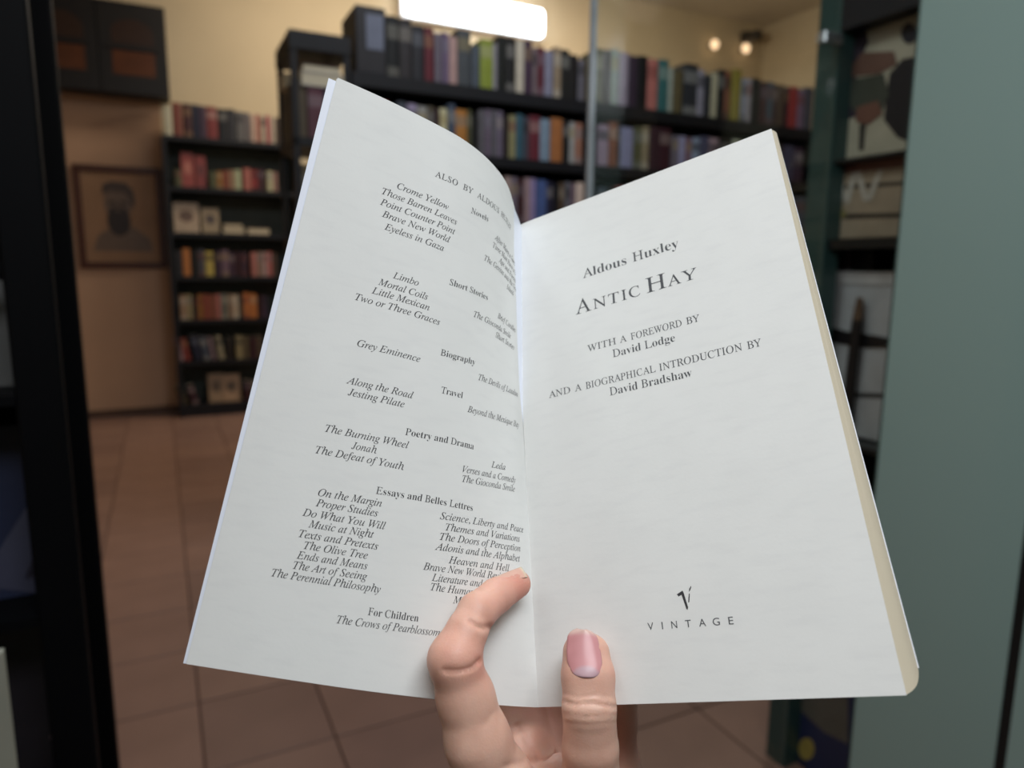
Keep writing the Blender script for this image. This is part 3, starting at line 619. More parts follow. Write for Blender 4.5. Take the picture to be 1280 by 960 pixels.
def paper(name, rgb, var=.012, sc=90, show=True):
    m = bpy.data.materials.new(name); m.use_nodes = True; nt = m.node_tree; N = nt.nodes; Lk = nt.links; p = N['Principled BSDF']
    tc = N.new('ShaderNodeTexCoord'); n1 = N.new('ShaderNodeTexNoise'); n1.inputs['Scale'].default_value = 55; n1.inputs['Detail'].default_value = 5
    n2 = N.new('ShaderNodeTexNoise'); n2.inputs['Scale'].default_value = 900; n2.inputs['Detail'].default_value = 2
    r = N.new('ShaderNodeValToRGB'); c = [lin(v) for v in rgb]
    r.color_ramp.elements[0].position = .35; r.color_ramp.elements[1].position = .65
    r.color_ramp.elements[0].color = (*[v * (1 - var * 2) for v in c], 1); r.color_ramp.elements[1].color = (*c, 1)
    Lk.new(tc.outputs['Object'], n1.inputs['Vector']); Lk.new(tc.outputs['Object'], n2.inputs['Vector'])
    uvn = N.new('ShaderNodeUVMap'); uvn.uv_map = 'uv'; mp = N.new('ShaderNodeMapping'); mp.inputs['Scale'].default_value = (9, 62, 1)
    n3 = N.new('ShaderNodeTexNoise'); n3.inputs['Scale'].default_value = 1; n3.inputs['Detail'].default_value = 3; n4 = N.new('ShaderNodeTexNoise'); n4.inputs['Scale'].default_value = 3.2
    r3 = N.new('ShaderNodeValToRGB'); r3.color_ramp.elements[0].position = .5; r3.color_ramp.elements[1].position = .72; r3.color_ramp.elements[0].color = (1, 1, 1, 1); r3.color_ramp.elements[1].color = (.968, .968, .972, 1)
    mx = N.new('ShaderNodeMixRGB'); mx.blend_type = 'MULTIPLY'; mx.inputs[0].default_value = 1     # print of the next leaf showing faintly through
    Lk.new(uvn.outputs[0], mp.inputs[0]); Lk.new(mp.outputs[0], n3.inputs['Vector']); Lk.new(n3.outputs[0], r3.inputs[0])
    Lk.new(n1.outputs[0], r.inputs[0]); Lk.new(r.outputs[0], mx.inputs[1]); Lk.new(r3.outputs[0], mx.inputs[2]); Lk.new(mx.outputs[0], p.inputs['Base Color'])
    b = N.new('ShaderNodeBump'); b.inputs['Strength'].default_value = .12; b.inputs['Distance'].default_value = .0002
    Lk.new(n2.outputs[0], b.inputs['Height']); Lk.new(b.outputs[0], p.inputs['Normal'])
    p.inputs['Roughness'].default_value = .75; p.inputs['Specular IOR Level'].default_value = .25
    return m
pap = paper('soft_white_paper', (226, 228, 226)); papR = paper('title_page_paper', (228, 229, 227))
lp = sheet('left_page', SLp, 0, 116.5, 0, BL, 80, 24, 0, .12, pap)
rp = sheet('right_page', SRp, 0, RW, 0, BL, 40, 12, 0, .12, papR)
covm = mat('white_card_cover', (232, 238, 250), .35, .01, 30)
# second leaf and the card cover behind the left page
sheet('endpaper', SLp, -.2, 92, .3, BL - .4, 60, 8, .2, .1, pap)
def SLc(u, v): return SLp(u - 1.4 * (np.asarray(v) / BL), np.asarray(v) * 0.9955)
sheet('front_cover', SLc, -1.3, 86, -.2, BL - .1, 60, 8, .9, .35, covm)
# page block under the title page, skewed by the way the book is held
Cb = np.array([115.9, 81.6, 203.0]); Ct = np.array([105.1, -98.1, 282.6]); TH = 12.0
P00, P10 = BO, BO + BR * (RW - .3); P01, P11 = P00 + Bs * (BL - .2), P10 + Bs * (BL - .2)
Q00 = BO + Bn * TH + Bs * 3.0; Q01 = BO + Bn * TH + Bs * (BL - 1.0); Q10, Q11 = Cb, Ct
def blockpt(u, t, v):
    f = (P00 * (1 - u) + P10 * u) * (1 - v) + (P01 * (1 - u) + P11 * u) * v
    q = (Q00 * (1 - u) + Q10 * u) * (1 - v) + (Q01 * (1 - u) + Q11 * u) * v
    tt = t
    p = f * (1 - tt) + q * tt
    p = p + (BR * .9 - Bs * .8 * (1 - v)) * (sin(pi * t) * (u ** 6)) + Bn * .12
    p = p + Bn * (.9 * max(0, 1 - u * RW / 9.0) ** 2) * (1 - t)
    return p
def block():
    nu, ntk, nv = 12, 16, 12; V = {}; VL = []; UV = []; Fc = []
    def g(i, j, k):
        key = (i, j, k)
        if key not in V:
            V[key] = len(VL); VL.append(tuple(wl(blockpt(i / nu, j / ntk, k / nv)))); UV.append((j / ntk, k / nv))
        return V[key]
    for i in range(nu):
        for k in range(nv):
            for j in (0, ntk): Fc.append((g(i, j, k), g(i + 1, j, k), g(i + 1, j, k + 1), g(i, j, k + 1)))
        for j in range(ntk):
            for k in (0, nv): Fc.append((g(i, j, k), g(i + 1, j, k), g(i + 1, j + 1, k), g(i, j + 1, k)))
    for j in range(ntk):
        for k in range(nv):
            for i in (0, nu): Fc.append((g(i, j, k), g(i, j + 1, k), g(i, j + 1, k + 1), g(i, j, k + 1)))
    me = bpy.data.meshes.new('page_block'); me.from_pydata(VL, [], Fc); uvl = me.uv_layers.new(name='uv')
    for lp_ in me.loops: uvl.data[lp_.index].uv = UV[lp_.vertex_index]
    bm = bmesh.new(); bm.from_mesh(me); bmesh.ops.recalc_face_normals(bm, faces=bm.faces); bm.to_mesh(me); bm.free()
    m = bpy.data.materials.new('cut_page_edges'); m.use_nodes = True; nt = m.node_tree; N = nt.nodes; p = N['Principled BSDF']
    uvn = N.new('ShaderNodeUVMap'); mp = N.new('ShaderNodeMapping'); mp.inputs['Scale'].default_value = (130, .6, 1); nz = N.new('ShaderNodeTexNoise'); nz.inputs['Scale'].default_value = 1.0; nz.inputs['Detail'].default_value = 2
    r = N.new('ShaderNodeValToRGB'); r.color_ramp.elements[0].position = .3; r.color_ramp.elements[1].position = .7
    r.color_ramp.elements[0].color = (lin(186), lin(174), lin(150), 1); r.color_ramp.elements[1].color = (lin(222), lin(212), lin(190), 1)
    nt.links.new(uvn.outputs[0], mp.inputs[0]); nt.links.new(mp.outputs[0], nz.inputs['Vector']); nt.links.new(nz.outputs[0], r.inputs[0]); nt.links.new(r.outputs[0], p.inputs['Base Color'])
    bp = N.new('ShaderNodeBump'); bp.inputs['Strength'].default_value = .3; bp.inputs['Distance'].default_value = .0002; nt.links.new(nz.outputs[0], bp.inputs['Height']); nt.links.new(bp.outputs[0], p.inputs['Normal'])
    p.inputs['Roughness'].default_value = .85
    me.materials.append(m); return link('page_block', me, bk)
block()
def SBc(u, v):
    a = np.atleast_1d(u)[:, None] / RW; c = np.atleast_1d(v)[:, None] / BL
    return (Q00 * (1 - a) + Q10 * a) * (1 - c) + (Q01 * (1 - a) + Q11 * a) * c + Bn * .15
sheet('back_cover', SBc, -.2, RW + .3, .6, BL - .1, 12, 8, 0, .35, covm)
# spine: curved card from the front cover's hinge round to the back cover
def SSp(u, v):
    a = u; k = v / BL
    p0 = SLc(86, v)[0] - nrm(SLp, 86, v)[0] * .95; p1 = SBc(-.2, v)[0]
    return p0 * (1 - a) + p1 * a + Bn * 2.5 * sin(pi * a)
def spine():
    V = []; Fc = []; n = 12; mv = 8
    for s in (0, 1):
        for j in range(mv + 1):
            for i in range(n + 1): V.append(tuple(wl(SSp(i / n, BL * j / mv) + s * .35 * (Bn * .7 - BR * .7))))
    k = (n + 1) * (mv + 1)
    for j in range(mv):
        for i in range(n):
            a = j * (n + 1) + i; Fc += [(a, a + 1, a + n + 2, a + n + 1), (k + a, k + a + n + 1, k + a + n + 2, k + a + 1)]
    me = bpy.data.meshes.new('spine'); me.from_pydata(V, [], Fc); me.materials.append(covm); return link('spine', me, bk)
spine()

# ------------------------------------------------------------------ printing on the two pages
ink = mat('printing_ink', (52, 52, 56), .6, .05, 50)
ink2 = mat('printing_ink_grey', (74, 76, 80), .6, .05, 50)
def mathtext(s, ub, lb, it=False):
    o = ''
    for ch in s:
        if 'A' <= ch <= 'Z': o += chr(ub + ord(ch) - 65)
        elif 'a' <= ch <= 'z': o += '\u210e' if (it and ch == 'h') else chr(lb + ord(ch) - 97)
        else: o += ch
    return o
SLANT = .2553
_gl = {}
SYM = set('AVWYTXMOUHI')
def load_glyphs(chars, style):               # one text object per style, a line for each letter, then a stem to read its advance
    chars = [c for c in chars if c != ' ' and (c, style) not in _gl]
    if not chars: return
    ref = {'I': '\U0001D43C', 'C': '\U0001D43C', 'R': '\U0001D408', 'S': 'I'}[style]
    conv = {'I': lambda t: mathtext(t, 0x1D434, 0x1D44E, True), 'C': lambda t: mathtext(t, 0x1D434, 0x1D44E, True), 'R': lambda t: mathtext(t, 0x1D400, 0x1D41A), 'S': lambda t: t}[style]
    c = bpy.data.curves.new('t', 'FONT'); c.size = 1; c.resolution_u = 3; c.space_line = 4
    if style == 'R': c.offset = -.009
    c.body = '\n'.join([ref + ref] + [conv(t) + ref for t in chars]); o = bpy.data.objects.new('t', c); me = o.to_mesh()
    V = np.array([v.co[:2] for v in me.vertices]); Fs = [tuple(p.vertices) for p in me.polygons]
    o.to_mesh_clear(); bpy.data.objects.remove(o); bpy.data.curves.remove(c)
    ln = np.rint((.25 - V[:, 1]) / 4.0).astype(int)
    par = list(range(len(V)))
    def fd(q):
        while par[q] != q: par[q] = par[par[q]]; q = par[q]
        return q
    for f in Fs:
        for q in f[1:]: par[fd(q)] = fd(f[0])
    isl = np.array([fd(q) for q in range(len(V))])
    def stem(k):                             # the island standing furthest right in line k
        ids = set(isl[ln == k].tolist()); b = max(ids, key=lambda q: V[isl == q, 0].mean()); return isl == b
    s0 = stem(0); x0_ = V[s0, 0].min(); adv0 = x0_ - V[(ln == 0) & ~s0, 0].min(); stem_x = x0_ - adv0
    for k, t in enumerate(chars):
        sk = stem(k + 1); adv = V[sk, 0].min() - stem_x; idx = np.nonzero((ln == k + 1) & ~sk)[0]; mp = {int(q): m for m, q in enumerate(idx)}
        W_ = V[idx].copy(); W_[:, 1] += 4.0 * (k + 1)
        if style == 'C':
            W_[:, 0] -= (W_[:, 1] - .34) * SLANT
            if t in SYM:
                h = W_[:, 1].max(); tp = W_[W_[:, 1] > h * .93, 0]; bt = W_[W_[:, 1] < h * .07, 0]
                W_[:, 0] -= (W_[:, 1] - h / 2) * ((tp.min() + tp.max()) / 2 - (bt.min() + bt.max()) / 2) / h
        _gl[(t, style)] = (W_, [tuple(mp[q] for q in f) for f in Fs if f[0] in mp], adv)
def compose(text, style, track=0.0):
    VV = []; FF = []; x = 0.0; nb = 0
    for ch in text:
        if ch == ' ': x += .27 + track; continue
        st = 'C' if (style == 'R' and ch.isupper()) else style
        V, Fc, adv = _gl[(ch, st)]; W_ = V.copy(); W_[:, 0] += x; VV.append(W_); FF += [tuple(q + nb for q in f) for f in Fc]; nb += len(W_); x += adv + track
    return np.vstack(VV), FF
class Print:
    def __init__(s, S, off): s.S = S; s.V = []; s.F = []; s.off = off; s.todo = []
    def add(s, uv, Fc, umax=None):
        base = len(s.V); keep = np.ones(len(uv), bool)
        if umax is not None: keep = uv[:, 0] < umax
        n = nrm(s.S, np.clip(uv[:, 0], 1, 113.8), uv[:, 1], .4); s.V += wl(s.S(uv[:, 0], uv[:, 1]) + n * s.off).tolist()
        for f in Fc:
            if all(keep[i] for i in f): s.F.append([base + i for i in f])
    def text(s, t, u0, v0, u1, v1, size, style, xs=None, spacing=1.0, umax=None, bend=0):
        s.todo.append((t, u0, v0, u1, v1, size, style, xs, spacing, umax, bend))
    def _text(s, t, u0, v0, u1, v1, size, style, xs, spacing, umax, bend):
        V, Fc = compose(t, style, (spacing - 1) * .4)
        x0, x1 = V[:, 0].min(), V[:, 0].max()
        if xs is None: xs = (math.hypot(u1 - u0, v1 - v0)) / (x1 - x0)
        else: xs = xs * size
        L_ = math.hypot(u1 - u0, v1 - v0); ex, ey = (u1 - u0) / L_, (v1 - v0) / L_
        X = (V[:, 0] - x0) * xs; Y = V[:, 1] * size
        U = u0 + X * ex - Y * ey * 0; Vv = v0 + X * ey + Y + bend * X * X
        s.add(np.c_[U, Vv], Fc, umax)
    def build(s, name, m, parent):
        for st in 'ICRS':
            need = {ch for q in s.todo for ch in q[0] if (q[6] == st and not (st == 'R' and ch.isupper())) or (st == 'C' and q[6] == 'R' and ch.isupper())}
            load_glyphs(sorted(need), st)
        for q in s.todo: s._text(*q)
        me = bpy.data.meshes.new(name); me.from_pydata(s.V, [], s.F); me.materials.append(m); return link(name, me, parent)
LP = Print(SLp, .045)
IT = 3.45
LEFT = [("Crome Yellow", 28.5, 167.8, 49.1), ("Those Barren Leaves", 23.7, 163.8, 53.9), ("Point Counter Point", 24.0, 159.8, 53.9), ("Brave New World", 25.6, 155.8, 52.4), ("Eyeless in Gaza", 27.5, 151.6, 50.6),
        ("Limbo", 34.3, 135.4, 43.9), ("Mortal Coils", 29.8, 131.5, 48.3), ("Little Mexican", 28.3, 127.9, 49.8), ("Two or Three Graces", 23.3, 124.0, 55.0), ("Grey Eminence", 27.6, 108.5, 50.3), ("Along the Road", 27.0, 95.2, 50.4), ("Jesting Pilate", 28.4, 91.4, 48.0),
        ("The Burning Wheel", 23.9, 77.9, 52.4), ("Jonah", 33.6, 74.0, 42.0), ("The Defeat of Youth", 22.5, 70.4, 52.3), ("On the Margin", 26.5, 57.0, 47.4), ("Proper Studies", 26.6, 53.6, 46.8), ("Do What You Will", 23.2, 49.9, 50.1), ("Music at Night", 25.9, 46.6, 46.9), ("Texts and Pretexts", 23.6, 43.1, 49.1),
        ("The Olive Tree", 26.0, 39.7, 46.4), ("Ends and Means", 24.6, 36.4, 47.0), ("The Art of Seeing", 24.2, 33.1, 47.6), ("The Perennial Philosophy", 18.3, 29.8, 52.7), ("The Crows of Pearblossom", 41.2, 18.7, 75.0)]
for t, u0, v, u1 in LEFT: LP.text(t, u0, v, u1, v + (.4 if u0 > 40 else 0), IT, 'I')
HEAD = [("Novels", 59.5, 171.8, 69.6, 173.4), ("Short Stories", 55.9, 140.3, 76.4, 142.5), ("Biography", 57.7, 113.4, 74.2, 114.9), ("Travel", 60.7, 100.1, 70.4, 100.8), ("Poetry and Drama", 50.4, 82.3, 79.1, 83.8), ("Essays and Belles Lettres", 44.7, 60.9, 82.0, 62.0), ("For Children", 50.3, 22.5, 66.9, 22.7)]
for t, u0, v0, u1, v1 in HEAD: LP.text(t, u0, v0, u1, v1, IT, 'R')
for t, u0, v0, u1, v1 in (("ALSO", 41.2, 178.1, 50.9, 178.7), ("BY", 53.6, 178.9, 58.6, 179.3), ("ALDOUS", 61.2, 179.5, 76.2, 181.0), ("HUXLEY", 78.4, 181.3, 92.4, 182.6)): LP.text(t, u0, v0, u1, v1, IT * .98, 'C', spacing=1.1)
RIGHT = [("After Many a Summer", 75.6, 169.1, .07), ("Time Must Have a Stop", 75.1, 165.1, .07), ("Ape and Essence", 81.2, 161.8, .07), ("The Genius and the Goddess", 70.8, 157.2, .075), ("Island", 92.1, 155.0, .09), ("Brief Candles", 85.3, 138.8, .07), ("The Gioconda Smile", 69.7, 132.9, .08), ("Short Stories", 85.0, 130.4, .07),
         ("The Devils of Loudun", 77.0, 110.0, .09), ("Beyond the Mexique Bay", 73.7, 96.6, .095), ("Verses and a Comedy", 75.2, 74.6, .08), ("The Gioconda Smile", 75.6, 71.2, .078), ("Brave New World Revisited", 65.6, 39.3, .038), ("Literature and Science", 69.3, 36.2, .035), ("The Human Situation", 69.4, 33.1, .03), ("Moksha", 78.3, 30.1, .03)]
for t, u0, v0, sl in RIGHT: LP.text(t, u0, v0, u0 + 10, v0 + 10 * sl, IT, 'I', xs=1.0, umax=114.6)
for t, u0, v0, u1, v1 in (("Leda", 89.7, 79.6, 98.3, 80.5), ("Science, Liberty and Peace", 68.8, 56.8, 111.4, 59.2), ("Themes and Variations", 71.5, 53.4, 108.4, 55.4), ("The Doors of Perception", 69.9, 49.9, 108.8, 51.9), ("Adonis and the Alphabet", 68.7, 46.4, 108.4, 48.2), ("Heaven and Hell", 74.6, 42.8, 102.2, 43.9)):
    LP.text(t, u0, v0, u1, v1, IT, 'I')
LP.build('printed_text', ink, lp)
RP = Print(SRp, .045)
RP.text("Aldous", 31.7, 160, 50.9, 160, 6.1, 'R'); RP.text("Huxley", 53.6, 160, 72.4, 160, 6.1, 'R')
for t, u0, u1, sz in (("A", 27.2, 34.2, 9.4), ("N", 35.0, 40.7, 6.7), ("T", 41.6, 46.2, 6.7), ("I", 47.2, 49.3, 6.7), ("C", 50.3, 54.9, 6.7), ("H", 57.6, 65.4, 9.4), ("A", 66.0, 71.4, 6.7), ("Y", 71.6, 77.6, 6.7)):
    RP.text(t, u0, 144.35, u1, 144.35, sz, 'C')
for t, u0, u1, v in (("WITH", 30.7, 42.9, 126.6), ("A", 44.4, 47.4, 126.6), ("FOREWORD", 49.0, 69.0, 126.6), ("BY", 70.8, 75.8, 126.6), ("AND", 12.6, 22.0, 111.3), ("A", 24.0, 27.0, 111.3), ("BIOGRAPHICAL", 28.7, 56.9, 111.2), ("INTRODUCTION", 58.4, 88.6, 111.1), ("BY", 90.4, 95.2, 111.0)):
    RP.text(t, u0, v, u1, v, 4.1, 'C')
RP.text("David Lodge", 41.0, 121.4, 65.7, 121.3, 4.7, 'R'); RP.text("David Bradshaw", 38.2, 106.2, 69.9, 106.0, 4.7, 'R')
for ch, u, v, wd in (('V', 44.0, 21.9, 2.0), ('I', 48.0, 21.83, .35), ('N', 52.0, 21.8, 1.9), ('T', 56.6, 21.75, 1.9), ('A', 61.2, 21.71, 2.2), ('G', 65.6, 21.66, 2.2), ('E', 70.2, 21.62, 1.5)):
    RP.text(ch, u - wd / 2, v, u + wd / 2, v, 3.3, 'S')
RP.build('printed_text', ink2, rp)
EM = Print(SRp, .045)
for poly in ([(54.15, 32.18), (56.17, 33.15), (56.45, 32.49), (57.31, 27.87), (57.02, 27.08), (56.66, 27.39), (55.69, 31.86), (54.61, 31.43)], [(59.16, 34.36), (59.22, 33.98), (58.7, 32.97), (58.2, 32.5), (58.48, 33.5)], [(58.23, 32.12), (58.45, 31.94), (57.9, 29.39), (57.51, 29.29), (57.86, 30.95)]):
    EM.add(np.array(poly), [tuple(range(len(poly)))])
EM.build('printed_emblem', ink, rp)

# ------------------------------------------------------------------ the hand
def K(px, py, z): return np.array([(px - 640) / F * z, (py - 480) / F * z, z])
chains = [  # (list of (point, radius)), blend
    # little finger curled over the left page
    ([(K(646, 730, 248.5), 4.9), (K(620, 745, 240), 5.7), (K(596, 765, 230.5), 6.3)], 1.2),
    ([(K(596, 765, 230.5), 6.2), (K(583, 790, 225.5), 6.5), (K(568, 824, 221.0), 7.6)], 1.2),
    ([(K(568, 824, 221.0), 7.7), (K(582, 872, 222.5), 8.7), (K(597, 925, 222.5), 9.8)], 3.5),
    ([(K(597, 925, 222.5), 9.8), (K(619, 985, 227), 12.2)], 3.5),
    # ring, middle and index fingers behind the book
    ([(K(652, 938, 255), 11), (np.array([2., 112, 271]), 9), (np.array([5., 88, 283]), 8), (np.array([8., 70, 291]), 7)], 2.5),
    ([(K(694, 942, 262), 11.5), (np.array([20., 112, 275]), 9), (np.array([24., 86, 283]), 8), (np.array([25., 66, 292]), 7)], 2.5),
    ([(K(757, 965, 264), 12), (K(764, 900, 264), 9.3), (np.array([39., 100, 264]), 8.5), (np.array([40., 80, 270]), 7.5)], 2.5),
    # palm
    ([(K(619, 985, 227), 12.2), (np.array([0., 170, 242]), 14), (np.array([6., 200, 256]), 16)], 5),
    ([(K(652, 938, 255), 11), (np.array([8., 165, 262]), 14), (np.array([12., 200, 262]), 16)], 5),
    ([(K(694, 942, 262), 11.5), (np.array([20., 165, 268]), 14), (np.array([20., 200, 264]), 16)], 5),
    ([(K(757, 965, 264), 12), (np.array([32., 168, 265]), 14), (np.array([28., 198, 262]), 16)], 5),
    # thenar and forearm
    ([(np.array([26.5, 145, 240]), 11), (np.array([25., 165, 248]), 16), (np.array([24., 195, 258]), 16)], 5),
    ([(K(698, 1004, 244), 14), (np.array([20., 170, 250]), 16)], 5),
    ([(np.array([6., 200, 258]), 16), (np.array([10., 240, 268]), 18), (np.array([16., 300, 283]), 22)], 4),
    ([(np.array([26., 197, 261]), 16), (np.array([28., 240, 270]), 18), (np.array([32., 300, 285]), 22)], 4),
    # thumb, two side by side chains make it wider than thick
    ([(K(727.5, 816, 234.0), 6.3), (K(729, 845, 230.5), 6.9), (K(731, 885, 227.2), 7.0), (K(732, 935, 229), 7.3), (K(733, 1000, 235), 8.5), (np.array([25., 150, 243]), 11)], 2.0),
    ([(K(738.5, 817, 234.0), 6.2), (K(741, 845, 230.5), 6.9), (K(742, 885, 227.2), 7.0), (K(744, 935, 229), 7.3), (K(745, 1000, 235), 8.5), (np.array([28., 150, 243]), 11)], 2.0),
]
def cone_d(P, a, ra, b, rb):
    ab = b - a; t = np.clip(((P - a) @ ab) / (ab @ ab), 0, 1)
    return np.linalg.norm(P - (a + t[:, None] * ab), axis=1) - (ra + (rb - ra) * t)
def smin(a, b, k):
    h = np.clip(.5 + .5 * (b - a) / k, 0, 1); return b * (1 - h) + a * h - k * h * (1 - h)
creases = [  # px polylines seen from the front, depth mm, width mm
    ([(703, 876), (720, 881), (740, 880), (771, 884)], .55, .55), ([(704, 867), (722, 872), (745, 869), (768, 872)], .25, .5), ([(704, 893), (730, 896), (771, 894)], .28, .5), ([(706, 904), (735, 906), (768, 903)], .18, .6),
    ([(588, 777), (595, 783), (602, 785), (611, 783)], .95, .85), ([(556, 838), (575, 839), (590, 834), (598, 826)], .85, .9),
    ([(646, 908), (658, 925), (672, 952)], .6, .9), ([(614, 893), (608, 905)], .2, 1.0), ([(632, 958), (660, 952), (700, 952)], .5, 1.2)]
def sdf(P):
    d = None
    for ch, k in chains:
        e = None
        for (a, ra), (b, rb) in zip(ch[:-1], ch[1:]):
            q = cone_d(P, a, ra, b, rb); e = q if e is None else smin(e, q, 1.2 if k > 3.9 else max(1.5, k * .8))
        d = e if d is None else smin(d, e, k)
    return d
def sdf_full(P, nz):
    d = sdf(P); q = P[:, :2] / P[:, 2:3] * 228.0
    for pts, dep, wd in creases:
        pp = np.array([[(x - 640) / F * 228., (y - 480) / F * 228.] for x, y in pts]); best = np.full(len(P), 1e9)
        for a, b in zip(pp[:-1], pp[1:]):
            ab = b - a; t = np.clip(((q - a) @ ab) / (ab @ ab), 0, 1); best = np.minimum(best, np.linalg.norm(q - (a + t[:, None] * ab), axis=1))
        d = d + dep * np.exp(-(best / wd) ** 2) * (nz < -.1)
    return d
def grad(fn, P, e=.15):
    f0 = fn(P); return np.stack([fn(P + np.eye(3)[k] * e) - f0 for k in range(3)], 1) / e
def hand():
    bm = bmesh.new()
    for ch, _ in chains:                     # overlapping balls along every bone, fused below
        for (a, ra), (b, rb) in zip(ch[:-1], ch[1:]):
            n = max(2, int(np.linalg.norm(b - a) / 3.0))
            for i in range(n + 1):
                t = i / n; p = a + (b - a) * t
                bmesh.ops.create_icosphere(bm, subdivisions=2, radius=(ra + (rb - ra) * t) * .97, matrix=Matrix.Translation(Vector(p)))
    me = bpy.data.meshes.new('tmp'); bm.to_mesh(me); bm.free(); o = bpy.data.objects.new('tmp', me); COL.objects.link(o)
    md = o.modifiers.new('r', 'REMESH'); md.mode = 'VOXEL'; md.voxel_size = .8
    bpy.context.view_layer.update()
    ev = o.evaluated_get(bpy.context.evaluated_depsgraph_get()); m2 = bpy.data.meshes.new_from_object(ev); bpy.data.objects.remove(o)
    P = np.empty(len(m2.vertices) * 3); m2.vertices.foreach_get('co', P); P = P.reshape(-1, 3)
    for it in range(2): g = grad(sdf, P); n_ = np.linalg.norm(g, axis=1, keepdims=True); P = P - np.clip(sdf(P), -1.0, 1.0)[:, None] * g / np.maximum(n_, .6)
    nz = grad(sdf, P)[:, 2]
    for it in range(2): g = grad(sdf, P); P = P - np.clip(sdf_full(P, nz), -.8, .8)[:, None] * g / np.maximum(np.linalg.norm(g, axis=1, keepdims=True), .6)
    # redness of fingertips and joints, a skin colour that belongs to the places themselves
    red = np.zeros(len(P))
    for c, r_, s_ in ((K(640, 735, 246), 9, .8), (K(612, 770, 232), 8, .55), (K(600, 828, 220), 7, .4), (K(735, 820, 228), 10, .25), (K(668, 905, 262), 16, .5), (K(560, 820, 218), 10, .35), (K(780, 895, 264), 12, .7), (K(785, 940, 264), 12, .5)):
        red += s_ * np.exp(-(np.linalg.norm(P - c, axis=1) / r_) ** 2)
    P2 = (P * mm) @ CM + (np.array(CAM0) - np.array(HORG))
    m2.vertices.foreach_set('co', P2.ravel()); m2.update()
    at = m2.attributes.new('redness', 'FLOAT', 'POINT'); at.data.foreach_set('value', np.clip(red, 0, 1))
    m2.name = 'hand'
    for p in m2.polygons: p.use_smooth = True
    return m2
HORG = cw(np.array([15., 170, 255]) * mm)
def skin():
    m = bpy.data.materials.new('skin'); m.use_nodes = True; nt = m.node_tree; N = nt.nodes; Lk = nt.links; p = N['Principled BSDF']
    at = N.new('ShaderNodeAttribute'); at.attribute_name = 'redness'
    tc = N.new('ShaderNodeTexCoord'); n1 = N.new('ShaderNodeTexNoise'); n1.inputs['Scale'].default_value = 90; n1.inputs['Detail'].default_value = 4
    n2 = N.new('ShaderNodeTexNoise'); n2.inputs['Scale'].default_value = 1400; n2.inputs['Detail'].default_value = 3
    r = N.new('ShaderNodeValToRGB'); r.color_ramp.elements[0].position = .35; r.color_ramp.elements[1].position = .65
    r.color_ramp.elements[0].color = (lin(214), lin(168), lin(148), 1); r.color_ramp.elements[1].color = (lin(226), lin(184), lin(164), 1)
    mx = N.new('ShaderNodeMixRGB'); mx.inputs[2].default_value = (lin(208), lin(128), lin(112), 1)
    for s in (n1, n2): Lk.new(tc.outputs['Object'], s.inputs['Vector'])
    Lk.new(n1.outputs[0], r.inputs[0]); Lk.new(r.outputs[0], mx.inputs[1]); Lk.new(at.outputs['Fac'], mx.inputs[0]); Lk.new(mx.outputs[0], p.inputs['Base Color'])
    b = N.new('ShaderNodeBump'); b.inputs['Strength'].default_value = .25; b.inputs['Distance'].default_value = .0003; Lk.new(n2.outputs[0], b.inputs['Height']); Lk.new(b.outputs[0], p.inputs['Normal'])
    p.inputs['Roughness'].default_value = .5; p.inputs['Subsurface Weight'].default_value = .25; p.inputs['Subsurface Radius'].default_value = (1, .35, .2); p.inputs['Subsurface Scale'].default_value = .003
    return m
hm = hand(); hm.materials.append(skin())
ho = link('hand', hm, None, HORG)
tag(ho, 'bare hand holding the open paperback from below, thumb on title page', 'hand')
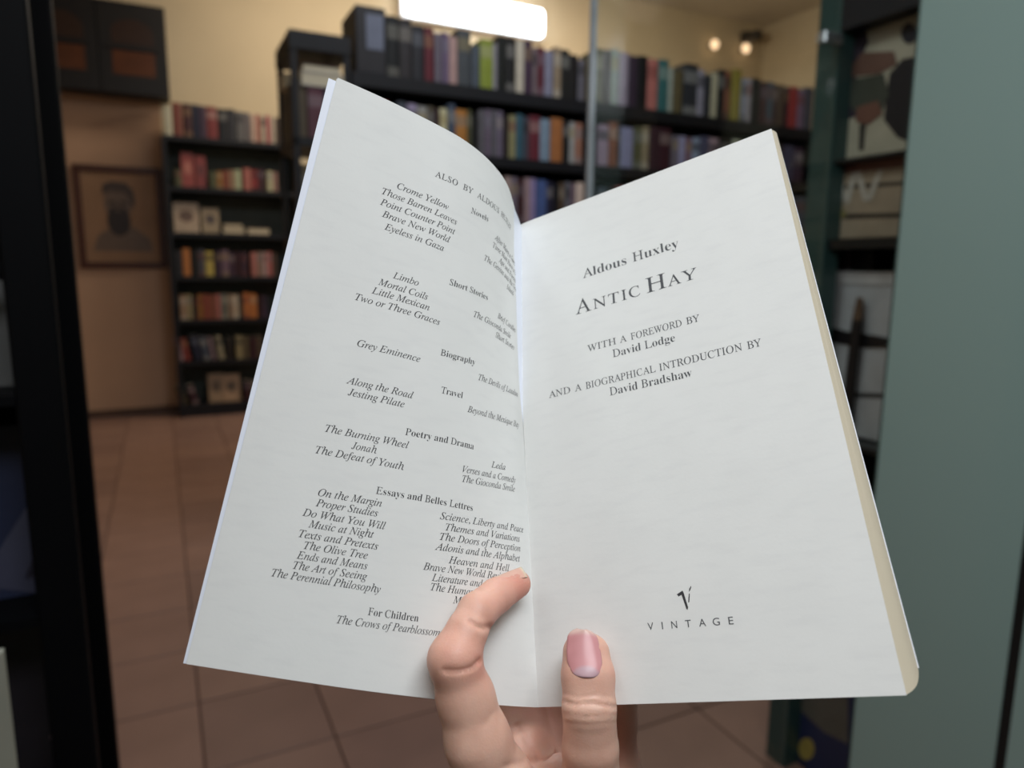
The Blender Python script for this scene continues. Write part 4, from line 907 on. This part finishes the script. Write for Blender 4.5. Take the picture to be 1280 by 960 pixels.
# nails: curved plates lying on the fingertip
def nail(name, centre, ax, sd, hl, hw, lift, face, colours, thick=.45):
    """ax = direction to the tip, sd = sideways; points are dropped on the skin along the outward normal"""
    ax = ax / np.linalg.norm(ax); sd = sd - ax * (sd @ ax); sd /= np.linalg.norm(sd); out = np.cross(ax, sd)
    if out @ np.array(face) < 0: out = -out
    nu, nv = 20, 26; G = []; C = []
    for j in range(nv + 1):
        t = j / nv * 2 - 1                    # -1 root, +1 free edge
        wv = hw * (1 - .28 * max(0, -t - .35) ** 1.5 * 2.2) * math.sqrt(max(.0, 1 - max(0, (t - .55) / .47) ** 2.2)) * (1 - .20 * max(0, t - .0))
        if t < -.8: wv *= math.sqrt(max(.25, 1 - ((-t - .8) / .2) ** 2 * .6))
        for i in range(nu + 1):
            s = i / nu * 2 - 1; G.append(centre + ax * (t * hl) + sd * (s * wv)); C.append((t, s))
    G = np.array(G); P = G + out * 6.0
    for it in range(24): P = P - out * np.clip(sdf(P) * .8, -.3, .8)[:, None]
    hgt = (P - G) @ out; ok = (np.abs(sdf(P)) < .1) & (np.abs(hgt) < 5)
    tt = np.array(C)[:, 0]; ss = np.array(C)[:, 1]
    bs = np.stack([tt * 0 + 1, tt, ss, tt * tt, tt * ss, ss * ss], 1); cf = np.linalg.lstsq(bs[ok], hgt[ok], rcond=None)[0]
    hgt = np.where(ok, hgt, bs @ cf)
    H = hgt.reshape(nv + 1, nu + 1); T_ = tt.reshape(H.shape); S_ = ss.reshape(H.shape)
    ja = int((.0 + 1) / 2 * nv); jb = int((.45 + 1) / 2 * nv)
    sl_ = ((H[jb] - H[ja]) / (T_[jb] - T_[ja])).mean()
    for q in range(jb + 1, nv + 1): H[q] = H[jb] + (sl_ * .9) * (T_[q] - T_[jb])
    for _ in range(8):
        H[1:-1] = .5 * H[1:-1] + .25 * (H[:-2] + H[2:]); H[:, 1:-1] = .5 * H[:, 1:-1] + .25 * (H[:, :-2] + H[:, 2:])
    lf = lift * (1 - np.abs(S_) ** 4) + .0
    Pn = G + out * (H + lf).reshape(-1)[:, None]
    V = [tuple(cw(p * mm) - HORG) for p in Pn] + [tuple(cw((p - out * thick) * mm) - HORG) for p in Pn]
    k = len(Pn); st = nu + 1; Fc = []
    for j in range(nv):
        for i in range(nu):
            a = j * st + i; Fc += [(a, a + 1, a + st + 1, a + st), (k + a, k + a + st, k + a + st + 1, k + a + 1)]
    for i in range(nu): Fc.append((i, k + i, k + i + 1, i + 1)); a = nv * st + i; Fc.append((a, a + 1, k + a + 1, k + a))
    for j in range(nv): a = j * st; Fc.append((a, a + st, k + a + st, k + a)); a = j * st + nu; Fc.append((a, k + a, k + a + st, a + st))
    me = bpy.data.meshes.new(name); me.from_pydata(V, [], Fc)
    ca = me.color_attributes.new('tint', 'FLOAT_COLOR', 'POINT'); body, luna, free = [tuple(lin(x) for x in c) for c in colours]
    for q in range(2 * k):
        t, s = C[q % k]
        fr = min(1, max(0, (t - (.74 - .12 * s * s)) / .2)); lu = min(1, max(0, (-.52 - .35 * s * s - t) / .12 + .5)) if t < -.3 else 0
        c = [b * (1 - fr) + f * fr for b, f in zip(body, free)]; c = [b * (1 - lu) + f * lu for b, f in zip(c, luna)]
        ca.data[q].color = (*c, 1)
    bm = bmesh.new(); bm.from_mesh(me); bmesh.ops.recalc_face_normals(bm, faces=bm.faces); bm.to_mesh(me); bm.free()
    for p in me.polygons: p.use_smooth = True
    m = bpy.data.materials.new(name + '_plate'); m.use_nodes = True; nt = m.node_tree; p = nt.nodes['Principled BSDF']
    a_ = nt.nodes.new('ShaderNodeAttribute'); a_.attribute_name = 'tint'; nt.links.new(a_.outputs['Color'], p.inputs['Base Color']); p.inputs['Roughness'].default_value = .36
    me.materials.append(m); return link(name, me, ho)
c0, c1 = K(733, 845, 224), K(732.5, 790.5, 227)
o = nail('thumbnail', (c0 + c1) / 2, c1 - c0, np.array([1., 0, .10]), 6.9, 5.4, .38, (0, 0, -1), ((200, 140, 142), (190, 156, 164), (212, 178, 168)))
tag(o, 'pink thumbnail with pale half-moon')
c0, c1 = K(617, 736, 241.5), K(660, 716, 250.3)
o = nail('fingernail', (c0 + c1) / 2, c1 - c0, np.array([0, .3, 1.]), 6.1, 3.4, .22, (0, -1, 0), ((214, 168, 150), (214, 180, 160), (214, 202, 176)))
